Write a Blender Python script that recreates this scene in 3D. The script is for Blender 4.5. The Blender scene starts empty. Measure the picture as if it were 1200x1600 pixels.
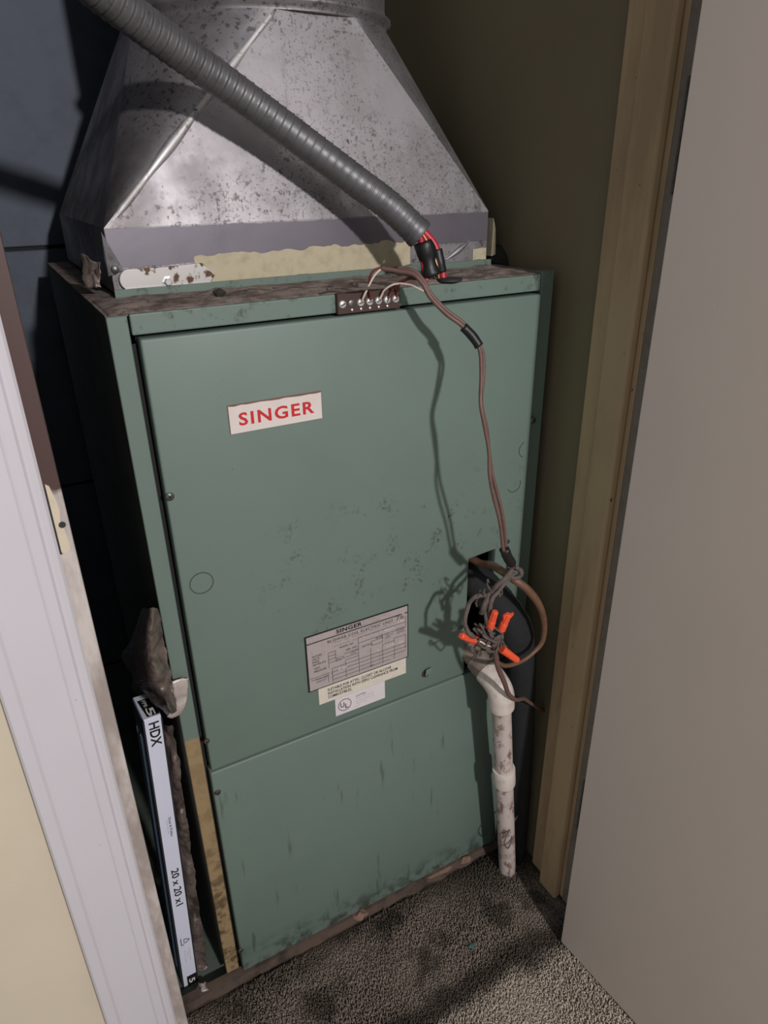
import bpy, bmesh, math, random
import numpy as np
from mathutils import Vector, Matrix, noise as mnoise

random.seed(7)
rng = np.random.default_rng(7)
scene = bpy.context.scene
COL = scene.collection

# ------------------------------------------------------------------ camera
CAM = np.array([-0.0857, -0.656, 1.07])
F_PX = 1090.15
RM = np.array([[0.87592053, -0.48220205, -0.01563345],
               [-0.22235598, -0.37472856, -0.90007573],
               [0.42816007, 0.791871, -0.43545295]])      # rows: right, down, forward
cd = bpy.data.cameras.new('camera')
cam = bpy.data.objects.new('camera', cd)
COL.objects.link(cam)
cd.sensor_fit = 'VERTICAL'
cd.sensor_height = 32.0
cd.lens = 32.0 * F_PX / 1600.0
cd.clip_start = 0.01
m = Matrix([[RM[0][i], -RM[1][i], -RM[2][i], CAM[i]] for i in range(3)] + [[0, 0, 0, 1]])
cam.matrix_world = m
scene.camera = cam

# ------------------------------------------------------------------ light
world = bpy.data.worlds.new('room_ambient')
scene.world = world
world.use_nodes = True
bg = world.node_tree.nodes['Background']
bg.inputs[0].default_value = (0.93, 0.95, 1.0, 1)
bg.inputs[1].default_value = 0.36
ld = bpy.data.lights.new('room_lamp', 'POINT')
ld.energy = 138.0
ld.shadow_soft_size = 0.05
ld.color = (1.0, 0.972, 0.968)
lamp = bpy.data.objects.new('room_lamp', ld)
lamp.location = (0.232, -2.2, 1.72)
COL.objects.link(lamp)

vs = scene.view_settings
vs.view_transform = 'Standard'
vs.look = 'None'
vs.gamma = 1.0
vs.use_curve_mapping = False
vs.exposure = 0.0

# ------------------------------------------------------------------ helpers
def _ray(u, v):
    return RM.T @ np.array([(u - 600) / F_PX, (v - 800) / F_PX, 1.0])
def atY(u, v, Y):
    d = _ray(u, v); return Vector(CAM + d * (Y - CAM[1]) / d[1])
def atX(u, v, X):
    d = _ray(u, v); return Vector(CAM + d * (X - CAM[0]) / d[0])
def atZ(u, v, Z):
    d = _ray(u, v); return Vector(CAM + d * (Z - CAM[2]) / d[2])

def tag(o, label, cat, group=None, kind=None):
    if label: o['label'] = label
    if cat: o['category'] = cat
    if group: o['group'] = group
    if kind: o['kind'] = kind
    return o

def thing(name, loc, label, cat, group=None):
    o = bpy.data.objects.new(name, None)
    o.empty_display_size = 0.02
    o.location = loc
    COL.objects.link(o)
    return tag(o, label, cat, group)

def _root_loc(o):
    p = Vector((0, 0, 0))
    while o is not None:
        p += o.location
        o = o.parent
    return p

def obj(name, data, mat, parent=None, label=None, kind=None, origin=None, smooth=False):
    """data: bmesh or mesh in world coordinates -> object; origin of a part is its own centre"""
    if isinstance(data, bmesh.types.BMesh):
        me = bpy.data.meshes.new(name)
        bmesh.ops.recalc_face_normals(data, faces=data.faces[:])
        data.to_mesh(me); data.free()
    else:
        me = data
    me.name = name
    if origin is None:
        co = np.empty(len(me.vertices) * 3); me.vertices.foreach_get('co', co)
        co = co.reshape(-1, 3)
        lo, hi = co.min(0), co.max(0)
        c = (lo + hi) / 2
        origin = Vector((c[0], c[1], lo[2]))
    origin = Vector(origin)
    me.transform(Matrix.Translation(-origin))
    o = bpy.data.objects.new(name, me)
    COL.objects.link(o)
    if parent is not None:
        o.parent = parent
        o.location = origin - _root_loc(parent)
    else:
        o.location = origin
    mats = mat if isinstance(mat, (list, tuple)) else [mat]
    if len(me.materials) == 0:
        for mm in mats: me.materials.append(mm)
    if smooth:
        me.polygons.foreach_set('use_smooth', [True] * len(me.polygons))
        if smooth != 'all':
            try: me.set_sharp_from_angle(angle=math.radians(38))
            except Exception: pass
    if label: o['label'] = label
    if kind: o['kind'] = kind
    return o

def struct(name, data, mat, label=None, cat=None, smooth=False):
    o = obj(name, data, mat, smooth=smooth)
    o['kind'] = 'structure'
    if label: o['label'] = label
    if cat: o['category'] = cat
    return o

def box(bm, lo, hi, bevel=0.0, seg=2):
    vs_ = [bm.verts.new((x, y, z)) for x in (lo[0], hi[0]) for y in (lo[1], hi[1]) for z in (lo[2], hi[2])]
    q = [(0, 1, 3, 2), (4, 6, 7, 5), (0, 4, 5, 1), (2, 3, 7, 6), (0, 2, 6, 4), (1, 5, 7, 3)]
    fs = [bm.faces.new([vs_[i] for i in f]) for f in q]
    if bevel:
        es = list({e for f in fs for e in f.edges})
        bmesh.ops.bevel(bm, geom=es, offset=bevel, segments=seg, affect='EDGES', profile=0.5)
    return bm

def B(lo, hi, bevel=0.0, seg=2):
    return box(bmesh.new(), lo, hi, bevel, seg)

def prism(pts, axis, a, b, bevel=0.0, seg=2):
    """closed outline pts (2d) extruded along axis ('X','Y','Z') from a to b"""
    bm = bmesh.new()
    def P(p, t):
        if axis == 'Y': return (p[0], t, p[1])
        if axis == 'Z': return (p[0], p[1], t)
        return (t, p[0], p[1])
    A = [bm.verts.new(P(p, a)) for p in pts]
    Bv = [bm.verts.new(P(p, b)) for p in pts]
    bm.faces.new(A); bm.faces.new(Bv[::-1])
    n = len(pts)
    for i in range(n):
        bm.faces.new((A[i], Bv[i], Bv[(i + 1) % n], A[(i + 1) % n]))
    bmesh.ops.recalc_face_normals(bm, faces=bm.faces[:])
    if bevel:
        bmesh.ops.bevel(bm, geom=bm.edges[:], offset=bevel, segments=seg, affect='EDGES', profile=0.5)
    return bm

def spline(pts, n=12):
    P = [Vector(p) for p in pts]
    P = [P[0] * 2 - P[1]] + P + [P[-1] * 2 - P[-2]]
    out = []
    for i in range(1, len(P) - 2):
        for k in range(n):
            t = k / n
            a, b, c, d = P[i - 1], P[i], P[i + 1], P[i + 2]
            out.append(0.5 * ((2 * b) + (c - a) * t + (2 * a - 5 * b + 4 * c - d) * t * t + (3 * b - a - 3 * c + d) * t ** 3))
    out.append(P[-2])
    return out

def tube(bm, path, r, n=10, cap=True, wob=0.0, seed=0):
    """path: list of points, r: radius or function of index fraction"""
    rings = []
    up = Vector((0.13, 0.31, 0.94)).normalized()
    L = len(path)
    prev = None
    for i, p in enumerate(path):
        t = (path[min(i + 1, L - 1)] - path[max(i - 1, 0)])
        if t.length < 1e-9: t = Vector((0, 0, 1))
        t.normalize()
        if prev is None:
            s = t.cross(up)
            if s.length < 0.1: s = t.cross(Vector((1, 0, 0)))
        else:
            s = prev - t * prev.dot(t)
        s.normalize(); prev = s
        w = t.cross(s)
        rr = r(i / (L - 1)) if callable(r) else r
        ring = []
        for k in range(n):
            a = 2 * math.pi * k / n
            q = rr
            if wob:
                q = rr * (1 + wob * mnoise.noise(Vector((p.x * 140 + math.cos(a) * 2, p.y * 140 + math.sin(a) * 2, p.z * 140 + seed))))
            ring.append(bm.verts.new(p + (s * math.cos(a) + w * math.sin(a)) * q))
        rings.append(ring)
    for i in range(L - 1):
        for k in range(n):
            bm.faces.new((rings[i][k], rings[i][(k + 1) % n], rings[i + 1][(k + 1) % n], rings[i + 1][k]))
    if cap:
        bm.faces.new(rings[0][::-1]); bm.faces.new(rings[-1])
    return bm

def T(pts, r, n=10, res=10, wob=0.0, seed=0, cap=True):
    return tube(bmesh.new(), spline(pts, res), r, n, cap, wob, seed)

def frame_of(axis):
    w = Vector(axis).normalized()
    u = Vector((1, 0, 0)) if abs(w.x) < 0.9 else Vector((0, 1, 0))
    u = (u - w * u.dot(w)).normalized()
    return u, w.cross(u), w

def lathe(bm, base, axis, prof, n=24, cap=True):
    """prof: (radius, height) pairs along axis from base"""
    u, v, w = frame_of(axis)
    base = Vector(base)
    rings = []
    for r, h in prof:
        rings.append([bm.verts.new(base + w * h + (u * math.cos(2 * math.pi * k / n) + v * math.sin(2 * math.pi * k / n)) * max(r, 1e-5)) for k in range(n)])
    for i in range(len(rings) - 1):
        for k in range(n):
            bm.faces.new((rings[i][k], rings[i][(k + 1) % n], rings[i + 1][(k + 1) % n], rings[i + 1][k]))
    if cap:
        bm.faces.new(rings[0][::-1]); bm.faces.new(rings[-1])
    return bm

def Lt(base, axis, prof, n=24, cap=True):
    return lathe(bmesh.new(), base, axis, prof, n, cap)

def ring_flat(bm, c, r0, r1, y, n=40, a0=0.0, a1=2 * math.pi, th=0.0004):
    """flat ring in an XZ plane (front face at y, th deep)"""
    full = abs(a1 - a0 - 2 * math.pi) < 1e-6
    prev = None; first = None
    for k in range(n + 1):
        a = a0 + (a1 - a0) * k / n
        q = []
        for r in (r0, r1):
            for yy in (y, y + th):
                q.append(bm.verts.new((c[0] + r * math.cos(a), yy, c[1] + r * math.sin(a))))
        if prev:
            for i, j in ((0, 2), (2, 3), (3, 1), (1, 0)):
                bm.faces.new((prev[i], prev[j], q[j], q[i]))
        prev = q
    return bm

def sheet(name, rows, mat, parent=None, thick=0.0008, crumple=0.002, freq=60, sub=6, seed=0, **kw):
    """rows: list of polylines (same length); a crumpled sheet lofted through them"""
    R_ = [spline(r, sub) for r in rows]
    cols = len(R_[0])
    grid = []
    C_ = [spline([R_[i][j] for i in range(len(R_))], sub) for j in range(cols)]
    nr = len(C_[0])
    V = []
    for i in range(nr):
        for j in range(cols):
            p = C_[j][i].copy()
            q = p * freq + Vector((seed * 3.1, seed * 1.7, 0))
            d = mnoise.noise_vector(q) + 0.5 * mnoise.noise_vector(q * 2.3)
            V.append(p + d * crumple)
    F = [(i * cols + j, i * cols + j + 1, (i + 1) * cols + j + 1, (i + 1) * cols + j) for i in range(nr - 1) for j in range(cols - 1)]
    bm = bmesh.new()
    vv = [bm.verts.new(v) for v in V]
    for f in F: bm.faces.new([vv[k] for k in f])
    bmesh.ops.recalc_face_normals(bm, faces=bm.faces[:])
    bmesh.ops.solidify(bm, geom=bm.faces[:], thickness=thick)
    return obj(name, bm, mat, parent, **kw)

_fontcache = {}
def text(name, s, mat, parent, origin, u, v, height=None, width=None, bold=0.0, align='LEFT', lift=0.0004, spacing=1.0):
    """flat print: text lying in the plane (u,v) at origin (lower left / centre of baseline)"""
    c = bpy.data.curves.new(name, 'FONT')
    c.body = s; c.size = 1.0; c.offset = bold; c.space_character = spacing
    c.resolution_u = 3
    tmp = bpy.data.objects.new(name + '_tmp', c)
    COL.objects.link(tmp)
    dg = bpy.context.evaluated_depsgraph_get()
    me = bpy.data.meshes.new_from_object(tmp.evaluated_get(dg))
    bpy.data.objects.remove(tmp); bpy.data.curves.remove(c)
    co = np.empty(len(me.vertices) * 3); me.vertices.foreach_get('co', co); co = co.reshape(-1, 3)
    lo, hi = co.min(0), co.max(0)
    x = co[:, 0] - lo[0]; y = co[:, 1]
    capy = 0.73 if '\n' not in s else (hi[1] - lo[1])
    if '\n' in s: y = y - lo[1]
    sy = height / capy if height else None
    sx = width / max(hi[0] - lo[0], 1e-6) if width else sy
    if sy is None: sy = sx
    x = x * sx; y = y * sy
    if align == 'CENTER': x = x - (hi[0] - lo[0]) * sx / 2
    u = Vector(u); v = Vector(v); nrm = u.cross(v).normalized()
    o = np.array(origin)[None] + x[:, None] * np.array(u)[None] + y[:, None] * np.array(v)[None] + np.array(nrm)[None] * lift
    me.vertices.foreach_set('co', o.ravel()); me.update()
    me.materials.clear()
    return obj(name, me, mat, parent)

# ------------------------------------------------------------------ materials
def srgb(r, g, b):
    f = lambda c: (c / 255 / 12.92) if c / 255 <= 0.04045 else ((c / 255 + 0.055) / 1.055) ** 2.4
    return (f(r), f(g), f(b), 1.0)

class Mat:
    def __init__(self, name, base, rough=0.6, metal=0.0, spec=0.5):
        self.m = bpy.data.materials.new(name)
        self.m.use_nodes = True
        self.nt = self.m.node_tree
        self.N = self.nt.nodes; self.L = self.nt.links
        self.p = self.N['Principled BSDF']
        self.p.inputs['Base Color'].default_value = base
        self.p.inputs['Roughness'].default_value = rough
        self.p.inputs['Metallic'].default_value = metal
        self.p.inputs['Specular IOR Level'].default_value = spec
        g = self.N.new('ShaderNodeNewGeometry')
        self.pos = g.outputs['Position']
        self.geo = g
        rgb = self.N.new('ShaderNodeRGB'); rgb.outputs[0].default_value = base
        self.col = rgb.outputs[0]
    def scaled(self, sc, off=(0, 0, 0)):
        mp = self.N.new('ShaderNodeMapping')
        mp.inputs['Scale'].default_value = sc
        mp.inputs['Location'].default_value = off
        self.L.new(self.pos, mp.inputs['Vector'])
        return mp.outputs[0]
    def noise(self, scale, detail=4, rough=0.55, sc=(1, 1, 1), off=(0, 0, 0)):
        n = self.N.new('ShaderNodeTexNoise')
        n.inputs['Scale'].default_value = scale
        n.inputs['Detail'].default_value = detail
        n.inputs['Roughness'].default_value = rough
        self.L.new(self.scaled(sc, off), n.inputs['Vector'])
        return n.outputs['Fac']
    def vor(self, scale, sc=(1, 1, 1), feature='F1'):
        n = self.N.new('ShaderNodeTexVoronoi')
        n.feature = feature
        n.inputs['Scale'].default_value = scale
        self.L.new(self.scaled(sc), n.inputs['Vector'])
        return n.outputs['Distance']
    def rng(self, sock, a, b, lo=0.0, hi=1.0, smooth=True):
        r = self.N.new('ShaderNodeMapRange')
        if smooth: r.interpolation_type = 'SMOOTHSTEP'
        r.inputs['From Min'].default_value = a; r.inputs['From Max'].default_value = b
        r.inputs['To Min'].default_value = lo; r.inputs['To Max'].default_value = hi
        r.clamp = True
        self.L.new(sock, r.inputs['Value'])
        return r.outputs[0]
    def math(self, op, a, b=None):
        n = self.N.new('ShaderNodeMath'); n.operation = op
        for i, s in enumerate((a, b)):
            if s is None: continue
            if isinstance(s, (int, float)): n.inputs[i].default_value = s
            else: self.L.new(s, n.inputs[i])
        return n.outputs[0]
    def mul(self, *s):
        o = s[0]
        for k in s[1:]: o = self.math('MULTIPLY', o, k)
        return o
    def xyz(self):
        n = self.N.new('ShaderNodeSeparateXYZ'); self.L.new(self.pos, n.inputs[0]); return n.outputs
    def band(self, s, a, b, soft):
        return self.mul(self.rng(s, a - soft, a + soft), self.rng(s, b - soft, b + soft, 1.0, 0.0))
    def mix(self, fac, color):
        n = self.N.new('ShaderNodeMix'); n.data_type = 'RGBA'
        if isinstance(fac, (int, float)): n.inputs[0].default_value = fac
        else: self.L.new(fac, n.inputs[0])
        self.L.new(self.col, n.inputs[6])
        if isinstance(color, tuple): n.inputs[7].default_value = color
        else: self.L.new(color, n.inputs[7])
        self.col = n.outputs[2]
        return self
    def rough(self, sock):
        self.L.new(sock, self.p.inputs['Roughness']); return self
    def metal(self, sock):
        self.L.new(sock, self.p.inputs['Metallic']); return self
    def bump(self, sock, strength=0.3, dist=0.001):
        b = self.N.new('ShaderNodeBump')
        b.inputs['Strength'].default_value = strength
        b.inputs['Distance'].default_value = dist
        self.L.new(sock, b.inputs['Height'])
        self.L.new(b.outputs[0], self.p.inputs['Normal'])
        return self
    def done(self):
        self.L.new(self.col, self.p.inputs['Base Color'])
        return self.m

def plain(name, base, rough=0.6, metal=0.0, var=0.25, scale=60, dark=(0.02, 0.018, 0.015, 1), bump=0.0):
    M_ = Mat(name, base, rough, metal)
    M_.mix(M_.mul(M_.rng(M_.noise(scale, 5, 0.6), 0.42, 0.75), var), dark)
    if bump: M_.bump(M_.noise(scale * 3, 4), bump, 0.001)
    return M_.done()

def make_green(name='green_enamel', tan=False):
    M_ = Mat(name, srgb(111, 128, 118), 0.45)
    X, Y, Z = M_.xyz()
    M_.mix(M_.mul(M_.rng(M_.noise(7, 3), 0.4, 0.7), 0.22), srgb(96, 112, 103))
    dirt = srgb(48, 47, 38)
    # smudges across the lower half of the upper door
    sm = M_.mul(M_.band(Z, 0.56, 0.73, 0.05), M_.band(X, 0.12, 0.47, 0.06))
    sm = M_.mul(sm, M_.rng(M_.noise(24, 6, 0.7), 0.52, 0.66), M_.rng(M_.noise(190, 3), 0.45, 0.6))
    M_.mix(M_.mul(sm, 0.75), dirt)
    # fine spatter
    sp = M_.mul(M_.rng(M_.noise(260, 2), 0.70, 0.75), M_.rng(M_.noise(15, 3), 0.45, 0.65))
    M_.mix(M_.mul(sp, 0.8), dirt)
    # runs on the lower door
    rn = M_.mul(M_.rng(M_.noise(75, 3, 0.6, (1, 1, 0.10)), 0.60, 0.68), M_.band(Z, 0.03, 0.38, 0.03), M_.rng(M_.noise(9, 2), 0.42, 0.56))
    M_.mix(M_.mul(rn, 0.42), dirt)
    # grime along the bottom edge and top rail
    ed = M_.mul(M_.rng(Z, 0.02, 0.085, 1.0, 0.0), M_.rng(M_.noise(38, 5, 0.65), 0.42, 0.62))
    M_.mix(M_.mul(ed, 0.8), dirt)
    tp = M_.mul(M_.rng(Z, 0.942, 0.947), M_.rng(M_.noise(60, 5, 0.7), 0.55, 0.68))
    M_.mix(M_.mul(tp, 0.8), srgb(70, 78, 72))
    if tan:
        edge = M_.math('ADD', Z, M_.mul(M_.noise(45, 4), 0.03))
        fac = M_.rng(edge, 0.487, 0.492, 1.0, 0.0)
        M_.mix(fac, srgb(158, 135, 100))
        sd = M_.mul(fac, M_.rng(M_.noise(50, 5, 0.7), 0.44, 0.62), M_.rng(Z, 0.08, 0.40, 1.0, 0.25))
        M_.mix(sd, srgb(84, 68, 50))
    M_.bump(M_.noise(90, 2), 0.05, 0.0006)
    return M_.done()

MAT = {}
MAT['green'] = make_green()
MAT['green_flange'] = make_green('green_enamel_worn_to_primer', True)
MAT['dark_inside'] = plain('dark_cabinet_interior', (0.012, 0.013, 0.012, 1), 0.8)
MAT['side'] = plain('side_panel_paint', srgb(84, 88, 78), 0.7, var=0.6, scale=20, dark=(0.03, 0.03, 0.025, 1))
MAT['black_line'] = plain('black_print', (0.012, 0.012, 0.012, 1), 0.6, var=0.0)
MAT['knock'] = plain('scored_knockout_line', srgb(66, 76, 68), 0.6)
MAT['screw'] = plain('dull_screw_steel', srgb(120, 120, 116), 0.4, 0.8, var=0.5, scale=300)
MAT['screw_bright'] = plain('bright_screw_steel', srgb(226, 224, 222), 0.33, 0.55, var=0.25, scale=400)
MAT['screw_slot'] = plain('screw_slot_shadow', (0.03, 0.03, 0.028, 1), 0.7)
MAT['badge'] = plain('badge_white', srgb(226, 214, 206), 0.5, var=0.08, scale=40)
MAT['badge_edge'] = plain('badge_rust_edge', srgb(128, 84, 72), 0.7)
MAT['red_print'] = plain('red_print', srgb(205, 38, 46), 0.5, var=0.1, scale=200)
MAT['plate'] = plain('foil_nameplate', srgb(184, 172, 170), 0.45, 0.1, var=0.12, scale=90)
MAT['cream'] = plain('cream_label', srgb(222, 212, 196), 0.6, var=0.1, scale=120)
MAT['white_label'] = plain('white_label', srgb(224, 214, 216), 0.55, var=0.06, scale=120)
MAT['print'] = plain('label_print', srgb(58, 52, 52), 0.6, var=0.0)
MAT['print_soft'] = plain('faded_label_print', srgb(112, 100, 100), 0.6, var=0.0)
MAT['white_print'] = plain('stamped_white_print', srgb(232, 226, 224), 0.6, var=0.0)

def make_galv(name, base=(168, 163, 166), specks=1.0):
    M_ = Mat(name, srgb(*base), 0.48, 0.84)
    X, Y, Z = M_.xyz()
    M_.mix(M_.mul(M_.rng(M_.noise(14, 5, 0.6), 0.4, 0.7), 0.35), srgb(128, 122, 122))
    sp = M_.mul(M_.rng(M_.noise(150, 3, 0.6), 0.565, 0.64), M_.rng(M_.noise(10, 3), 0.36, 0.60))
    M_.mix(M_.mul(sp, 0.62 * specks), srgb(62, 54, 50))
    sp3 = M_.mul(M_.rng(M_.noise(330, 2, 0.6, off=(7, 1, 2)), 0.57, 0.64), M_.rng(M_.noise(8, 3, off=(1, 1, 1)), 0.34, 0.56))
    M_.mix(M_.mul(sp3, 0.5 * specks), srgb(78, 70, 66))
    sp2 = M_.rng(M_.noise(70, 4, 0.65, off=(3, 1, 2)), 0.70, 0.74)
    M_.mix(M_.mul(sp2, 0.9 * specks), srgb(45, 38, 36))
    st = M_.mul(M_.rng(M_.noise(60, 3, 0.6, (1, 1, 0.12)), 0.62, 0.75), 0.35)
    M_.mix(st, srgb(80, 72, 68))
    left_grime_shade = M_.mul(M_.rng(M_.math('ADD', X, M_.mul(Y, -0.35)), -0.02, 0.05, 1.0, 0.0), M_.rng(M_.noise(18, 5, 0.6, off=(2, 2, 2)), 0.30, 0.60))  # left side of the duct: brown grime plus shade painted into the colour
    M_.mix(M_.mul(left_grime_shade, 0.6), srgb(70, 60, 54))
    M_.rough(M_.rng(M_.noise(26, 4), 0.3, 0.7, 0.46, 0.62))
    M_.bump(M_.noise(34, 3), 0.10, 0.003)
    return M_.done()
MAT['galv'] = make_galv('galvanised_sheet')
MAT['galv_clean'] = make_galv('galvanised_flange', (178, 174, 178), 0.5)
MAT['galv_highlight'] = make_galv('galvanised_fold_highlight', (206, 202, 202), 1.0)  # brighter than the sheet, paints the highlight along the fold
MAT['tape'] = plain('aluminium_tape', srgb(128, 122, 130), 0.42, 0.55, var=0.3, scale=24, dark=srgb(96, 90, 96), bump=0.06)
MAT['mastic'] = plain('dried_cream_mastic', srgb(196, 184, 156), 0.75, var=0.35, scale=70, dark=srgb(140, 124, 100), bump=0.2)
M_ = Mat('dirty_white_sealed_tab', srgb(205, 200, 196), 0.4, 0.5)
M_.mix(M_.rng(M_.noise(75, 4, 0.6), 0.56, 0.64), srgb(98, 72, 50))
MAT['tab'] = M_.done()
M_ = Mat('brown_dust', srgb(142, 127, 118), 0.95)
M_.mix(M_.rng(M_.noise(38, 6, 0.7), 0.42, 0.62), srgb(98, 84, 76))
M_.mix(M_.mul(M_.rng(M_.noise(120, 4, 0.7), 0.55, 0.7), 0.7), srgb(48, 40, 36))
M_.bump(M_.noise(170, 5, 0.7), 0.6, 0.002)
MAT['dust'] = M_.done()
M_ = Mat('grey_flexible_conduit', srgb(108, 107, 109), 0.45, 0.5)
M_.mix(M_.mul(M_.rng(M_.noise(60, 5, 0.65), 0.45, 0.68), 0.5), srgb(84, 84, 84))
M_.mix(M_.mul(M_.rng(M_.noise(220, 2), 0.62, 0.7), 0.4), srgb(60, 58, 56))
MAT['conduit'] = M_.done()
MAT['wire_red'] = plain('red_insulation', srgb(190, 42, 62), 0.42, var=0.15, scale=150)
MAT['wire_dark_red'] = plain('dirty_red_insulation', srgb(112, 44, 40), 0.6, var=0.4, scale=150)
MAT['copper'] = plain('bare_copper', srgb(206, 150, 110), 0.35, 0.7, var=0.2, scale=200)
MAT['tape_black'] = plain('black_electrical_tape', srgb(26, 27, 28), 0.45, var=0.3, scale=60)
MAT['cable'] = plain('brown_cable_sheath', srgb(112, 84, 76), 0.5, var=0.4, scale=90, dark=srgb(66, 50, 44))
MAT['cable_thick'] = plain('tan_brown_cable_sheath', srgb(116, 84, 64), 0.5, var=0.5, scale=70, dark=srgb(74, 60, 52))
MAT['wire_dusty'] = plain('dust_coated_wire', srgb(102, 90, 84), 0.9, var=0.5, scale=160, dark=srgb(66, 56, 50), bump=0.4)
MAT['wire_white'] = plain('white_wire_insulation', srgb(222, 204, 190), 0.5, var=0.25, scale=150, dark=srgb(150, 120, 105))
MAT['nut'] = plain('orange_wire_nut', srgb(246, 92, 58), 0.45, var=0.14, scale=220, dark=srgb(150, 60, 44))
MAT['foam'] = plain('black_foam_insulation', srgb(33, 34, 35), 0.85, var=0.5, scale=60, dark=(0.008, 0.008, 0.008, 1), bump=0.3)
M_ = Mat('stained_white_plastic_pipe', srgb(206, 190, 184), 0.5)
M_.mix(M_.mul(M_.rng(M_.noise(70, 5, 0.7, (1, 1, 0.45)), 0.50, 0.60), 0.85), srgb(112, 84, 68))
M_.mix(M_.mul(M_.rng(M_.noise(22, 4), 0.48, 0.66), 0.55), srgb(146, 126, 114))
MAT['pvc'] = M_.done()
MAT['pvc_clean'] = plain('white_plastic_fitting', srgb(222, 210, 200), 0.42, var=0.5, scale=45, dark=srgb(140, 112, 92))
MAT['pvc_dirty'] = plain('grimy_plastic_stub', srgb(146, 130, 118), 0.75, var=0.6, scale=60, dark=srgb(64, 54, 48))
MAT['terminal'] = plain('brown_phenolic_strip', srgb(72, 50, 44), 0.6, var=0.4, scale=120)

# surfaces
def wall_mat(name, base, var, rough=0.75, scale=6, dark=(0, 0, 0, 1), bump=0.1):
    M_ = Mat(name, srgb(*base), rough)
    M_.mix(M_.mul(M_.rng(M_.noise(scale, 5, 0.6), 0.4, 0.7), var), dark)
    M_.bump(M_.noise(130, 3), bump, 0.001)
    return M_.done()
MAT['wall_yellow'] = wall_mat('pale_yellow_wall_paint', (212, 199, 176), 0.05)
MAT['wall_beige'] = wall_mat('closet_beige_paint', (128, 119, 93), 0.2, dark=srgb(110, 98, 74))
M_ = Mat('blue_grey_block_paint', srgb(92, 99, 112), 0.7)
M_.mix(M_.mul(M_.rng(M_.noise(16, 5, 0.65), 0.42, 0.7), 0.4), srgb(70, 75, 84))
M_.mix(M_.rng(M_.noise(22, 6, 0.75, off=(2, 0, 5)), 0.66, 0.70), srgb(26, 27, 30))
M_.bump(M_.noise(90, 5), 0.4, 0.002)
MAT['block'] = M_.done()
MAT['mortar'] = plain('dark_mortar', srgb(40, 42, 46), 0.9)
MAT['ceiling'] = wall_mat('closet_ceiling_paint', (190, 184, 170), 0.1)
M_ = Mat('white_trim_gloss', srgb(208, 203, 208), 0.38)
M_.mix(M_.mul(M_.rng(M_.noise(9, 3), 0.4, 0.7), 0.10), srgb(186, 178, 182))
M_.mix(M_.rng(M_.noise(120, 3, off=(5, 2, 1)), 0.745, 0.77), srgb(110, 96, 88))
MAT['trim_white'] = M_.done()
# jamb edge: bare brown above the strike plate, scuffed white below
M_ = Mat('jamb_edge_paint', srgb(206, 196, 190), 0.5)
X, Y, Z = M_.xyz()
gr = M_.mul(M_.rng(M_.noise(16, 5, 0.7, (1, 1, 0.35)), 0.40, 0.64), 0.7)
M_.mix(gr, srgb(132, 116, 108))
zz = M_.math('ADD', Z, M_.mul(M_.noise(60, 4), 0.02))
M_.mix(M_.rng(zz, 0.868, 0.874), srgb(78, 56, 52))
MAT['jamb_edge'] = M_.done()
M_ = Mat('yellowed_jamb_paint', srgb(190, 166, 130), 0.6)
M_.mix(M_.mul(M_.rng(M_.noise(20, 5, 0.6, (1, 1, 0.2)), 0.42, 0.66), 0.5), srgb(144, 122, 92))
M_.mix(M_.rng(M_.noise(95, 3, off=(1, 4, 1)), 0.72, 0.75), srgb(80, 62, 44))
MAT['jamb_yellow'] = M_.done()
MAT['jamb_grey'] = plain('grey_hinge_jamb_paint', srgb(140, 132, 122), 0.65, var=0.3, scale=40)  # plain grey tone of the hinge-side jamb, with random darker noise
M_ = Mat('door_beige_satin', srgb(196, 184, 174), 0.48)
M_.mix(M_.mul(M_.rng(M_.noise(5, 3), 0.4, 0.7), 0.12), srgb(172, 160, 150))
M_.mix(M_.rng(M_.noise(70, 2, off=(9, 2, 1)), 0.80, 0.82), srgb(225, 220, 214))
M_.bump(M_.noise(60, 3), 0.05, 0.001)
MAT['door'] = M_.done()
MAT['strike'] = plain('cream_painted_strike_plate', srgb(214, 200, 176), 0.45, var=0.2, scale=90, dark=srgb(150, 130, 104))
MAT['green_floor'] = plain('green_grey_floor_tile', srgb(98, 108, 98), 0.75, var=0.5, scale=18, dark=srgb(56, 58, 52))
def make_carpet(name, lift=1.0):
    M_ = Mat(name, srgb(196 * lift, 182 * lift, 168 * lift), 0.95, spec=0.1)
    X, Y, Z = M_.xyz()
    M_.mix(M_.mul(M_.rng(M_.noise(300, 3, 0.7), 0.40, 0.62), 0.5), srgb(226 * lift, 212 * lift, 198 * lift))
    M_.mix(M_.mul(M_.rng(M_.noise(420, 2, off=(4, 4, 4)), 0.52, 0.64), 0.55), srgb(84, 74, 66))
    # trodden-in dirt: inside the closet, along the door line, and worst by the pipes
    yw = M_.math('ADD', Y, M_.mul(M_.math('SUBTRACT', M_.noise(12, 4), 0.5), 0.06))
    M_.mix(M_.mul(M_.rng(yw, -0.205, -0.175), 0.62), srgb(98, 84, 72))
    M_.mix(M_.mul(M_.band(yw, -0.192, -0.152, 0.014), 0.72), srgb(52, 46, 41))
    st = M_.mul(M_.rng(M_.noise(13, 5, 0.65, off=(1, 7, 0)), 0.50, 0.64), M_.rng(yw, -0.2, -0.12))
    M_.mix(M_.mul(st, 0.65), srgb(42, 38, 33))
    cr = M_.mul(M_.rng(X, 0.30, 0.42), M_.rng(yw, -0.11, -0.04))
    M_.mix(M_.mul(cr, 0.72), srgb(48, 44, 38))
    M_.mix(M_.mul(M_.rng(yw, -0.045, -0.015), 0.5), srgb(44, 40, 34))
    return M_.done()
MAT['carpet'] = make_carpet('carpet_backing', 0.7)
MAT['pile'] = make_carpet('carpet_pile_fibre', 1.0)
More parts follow.
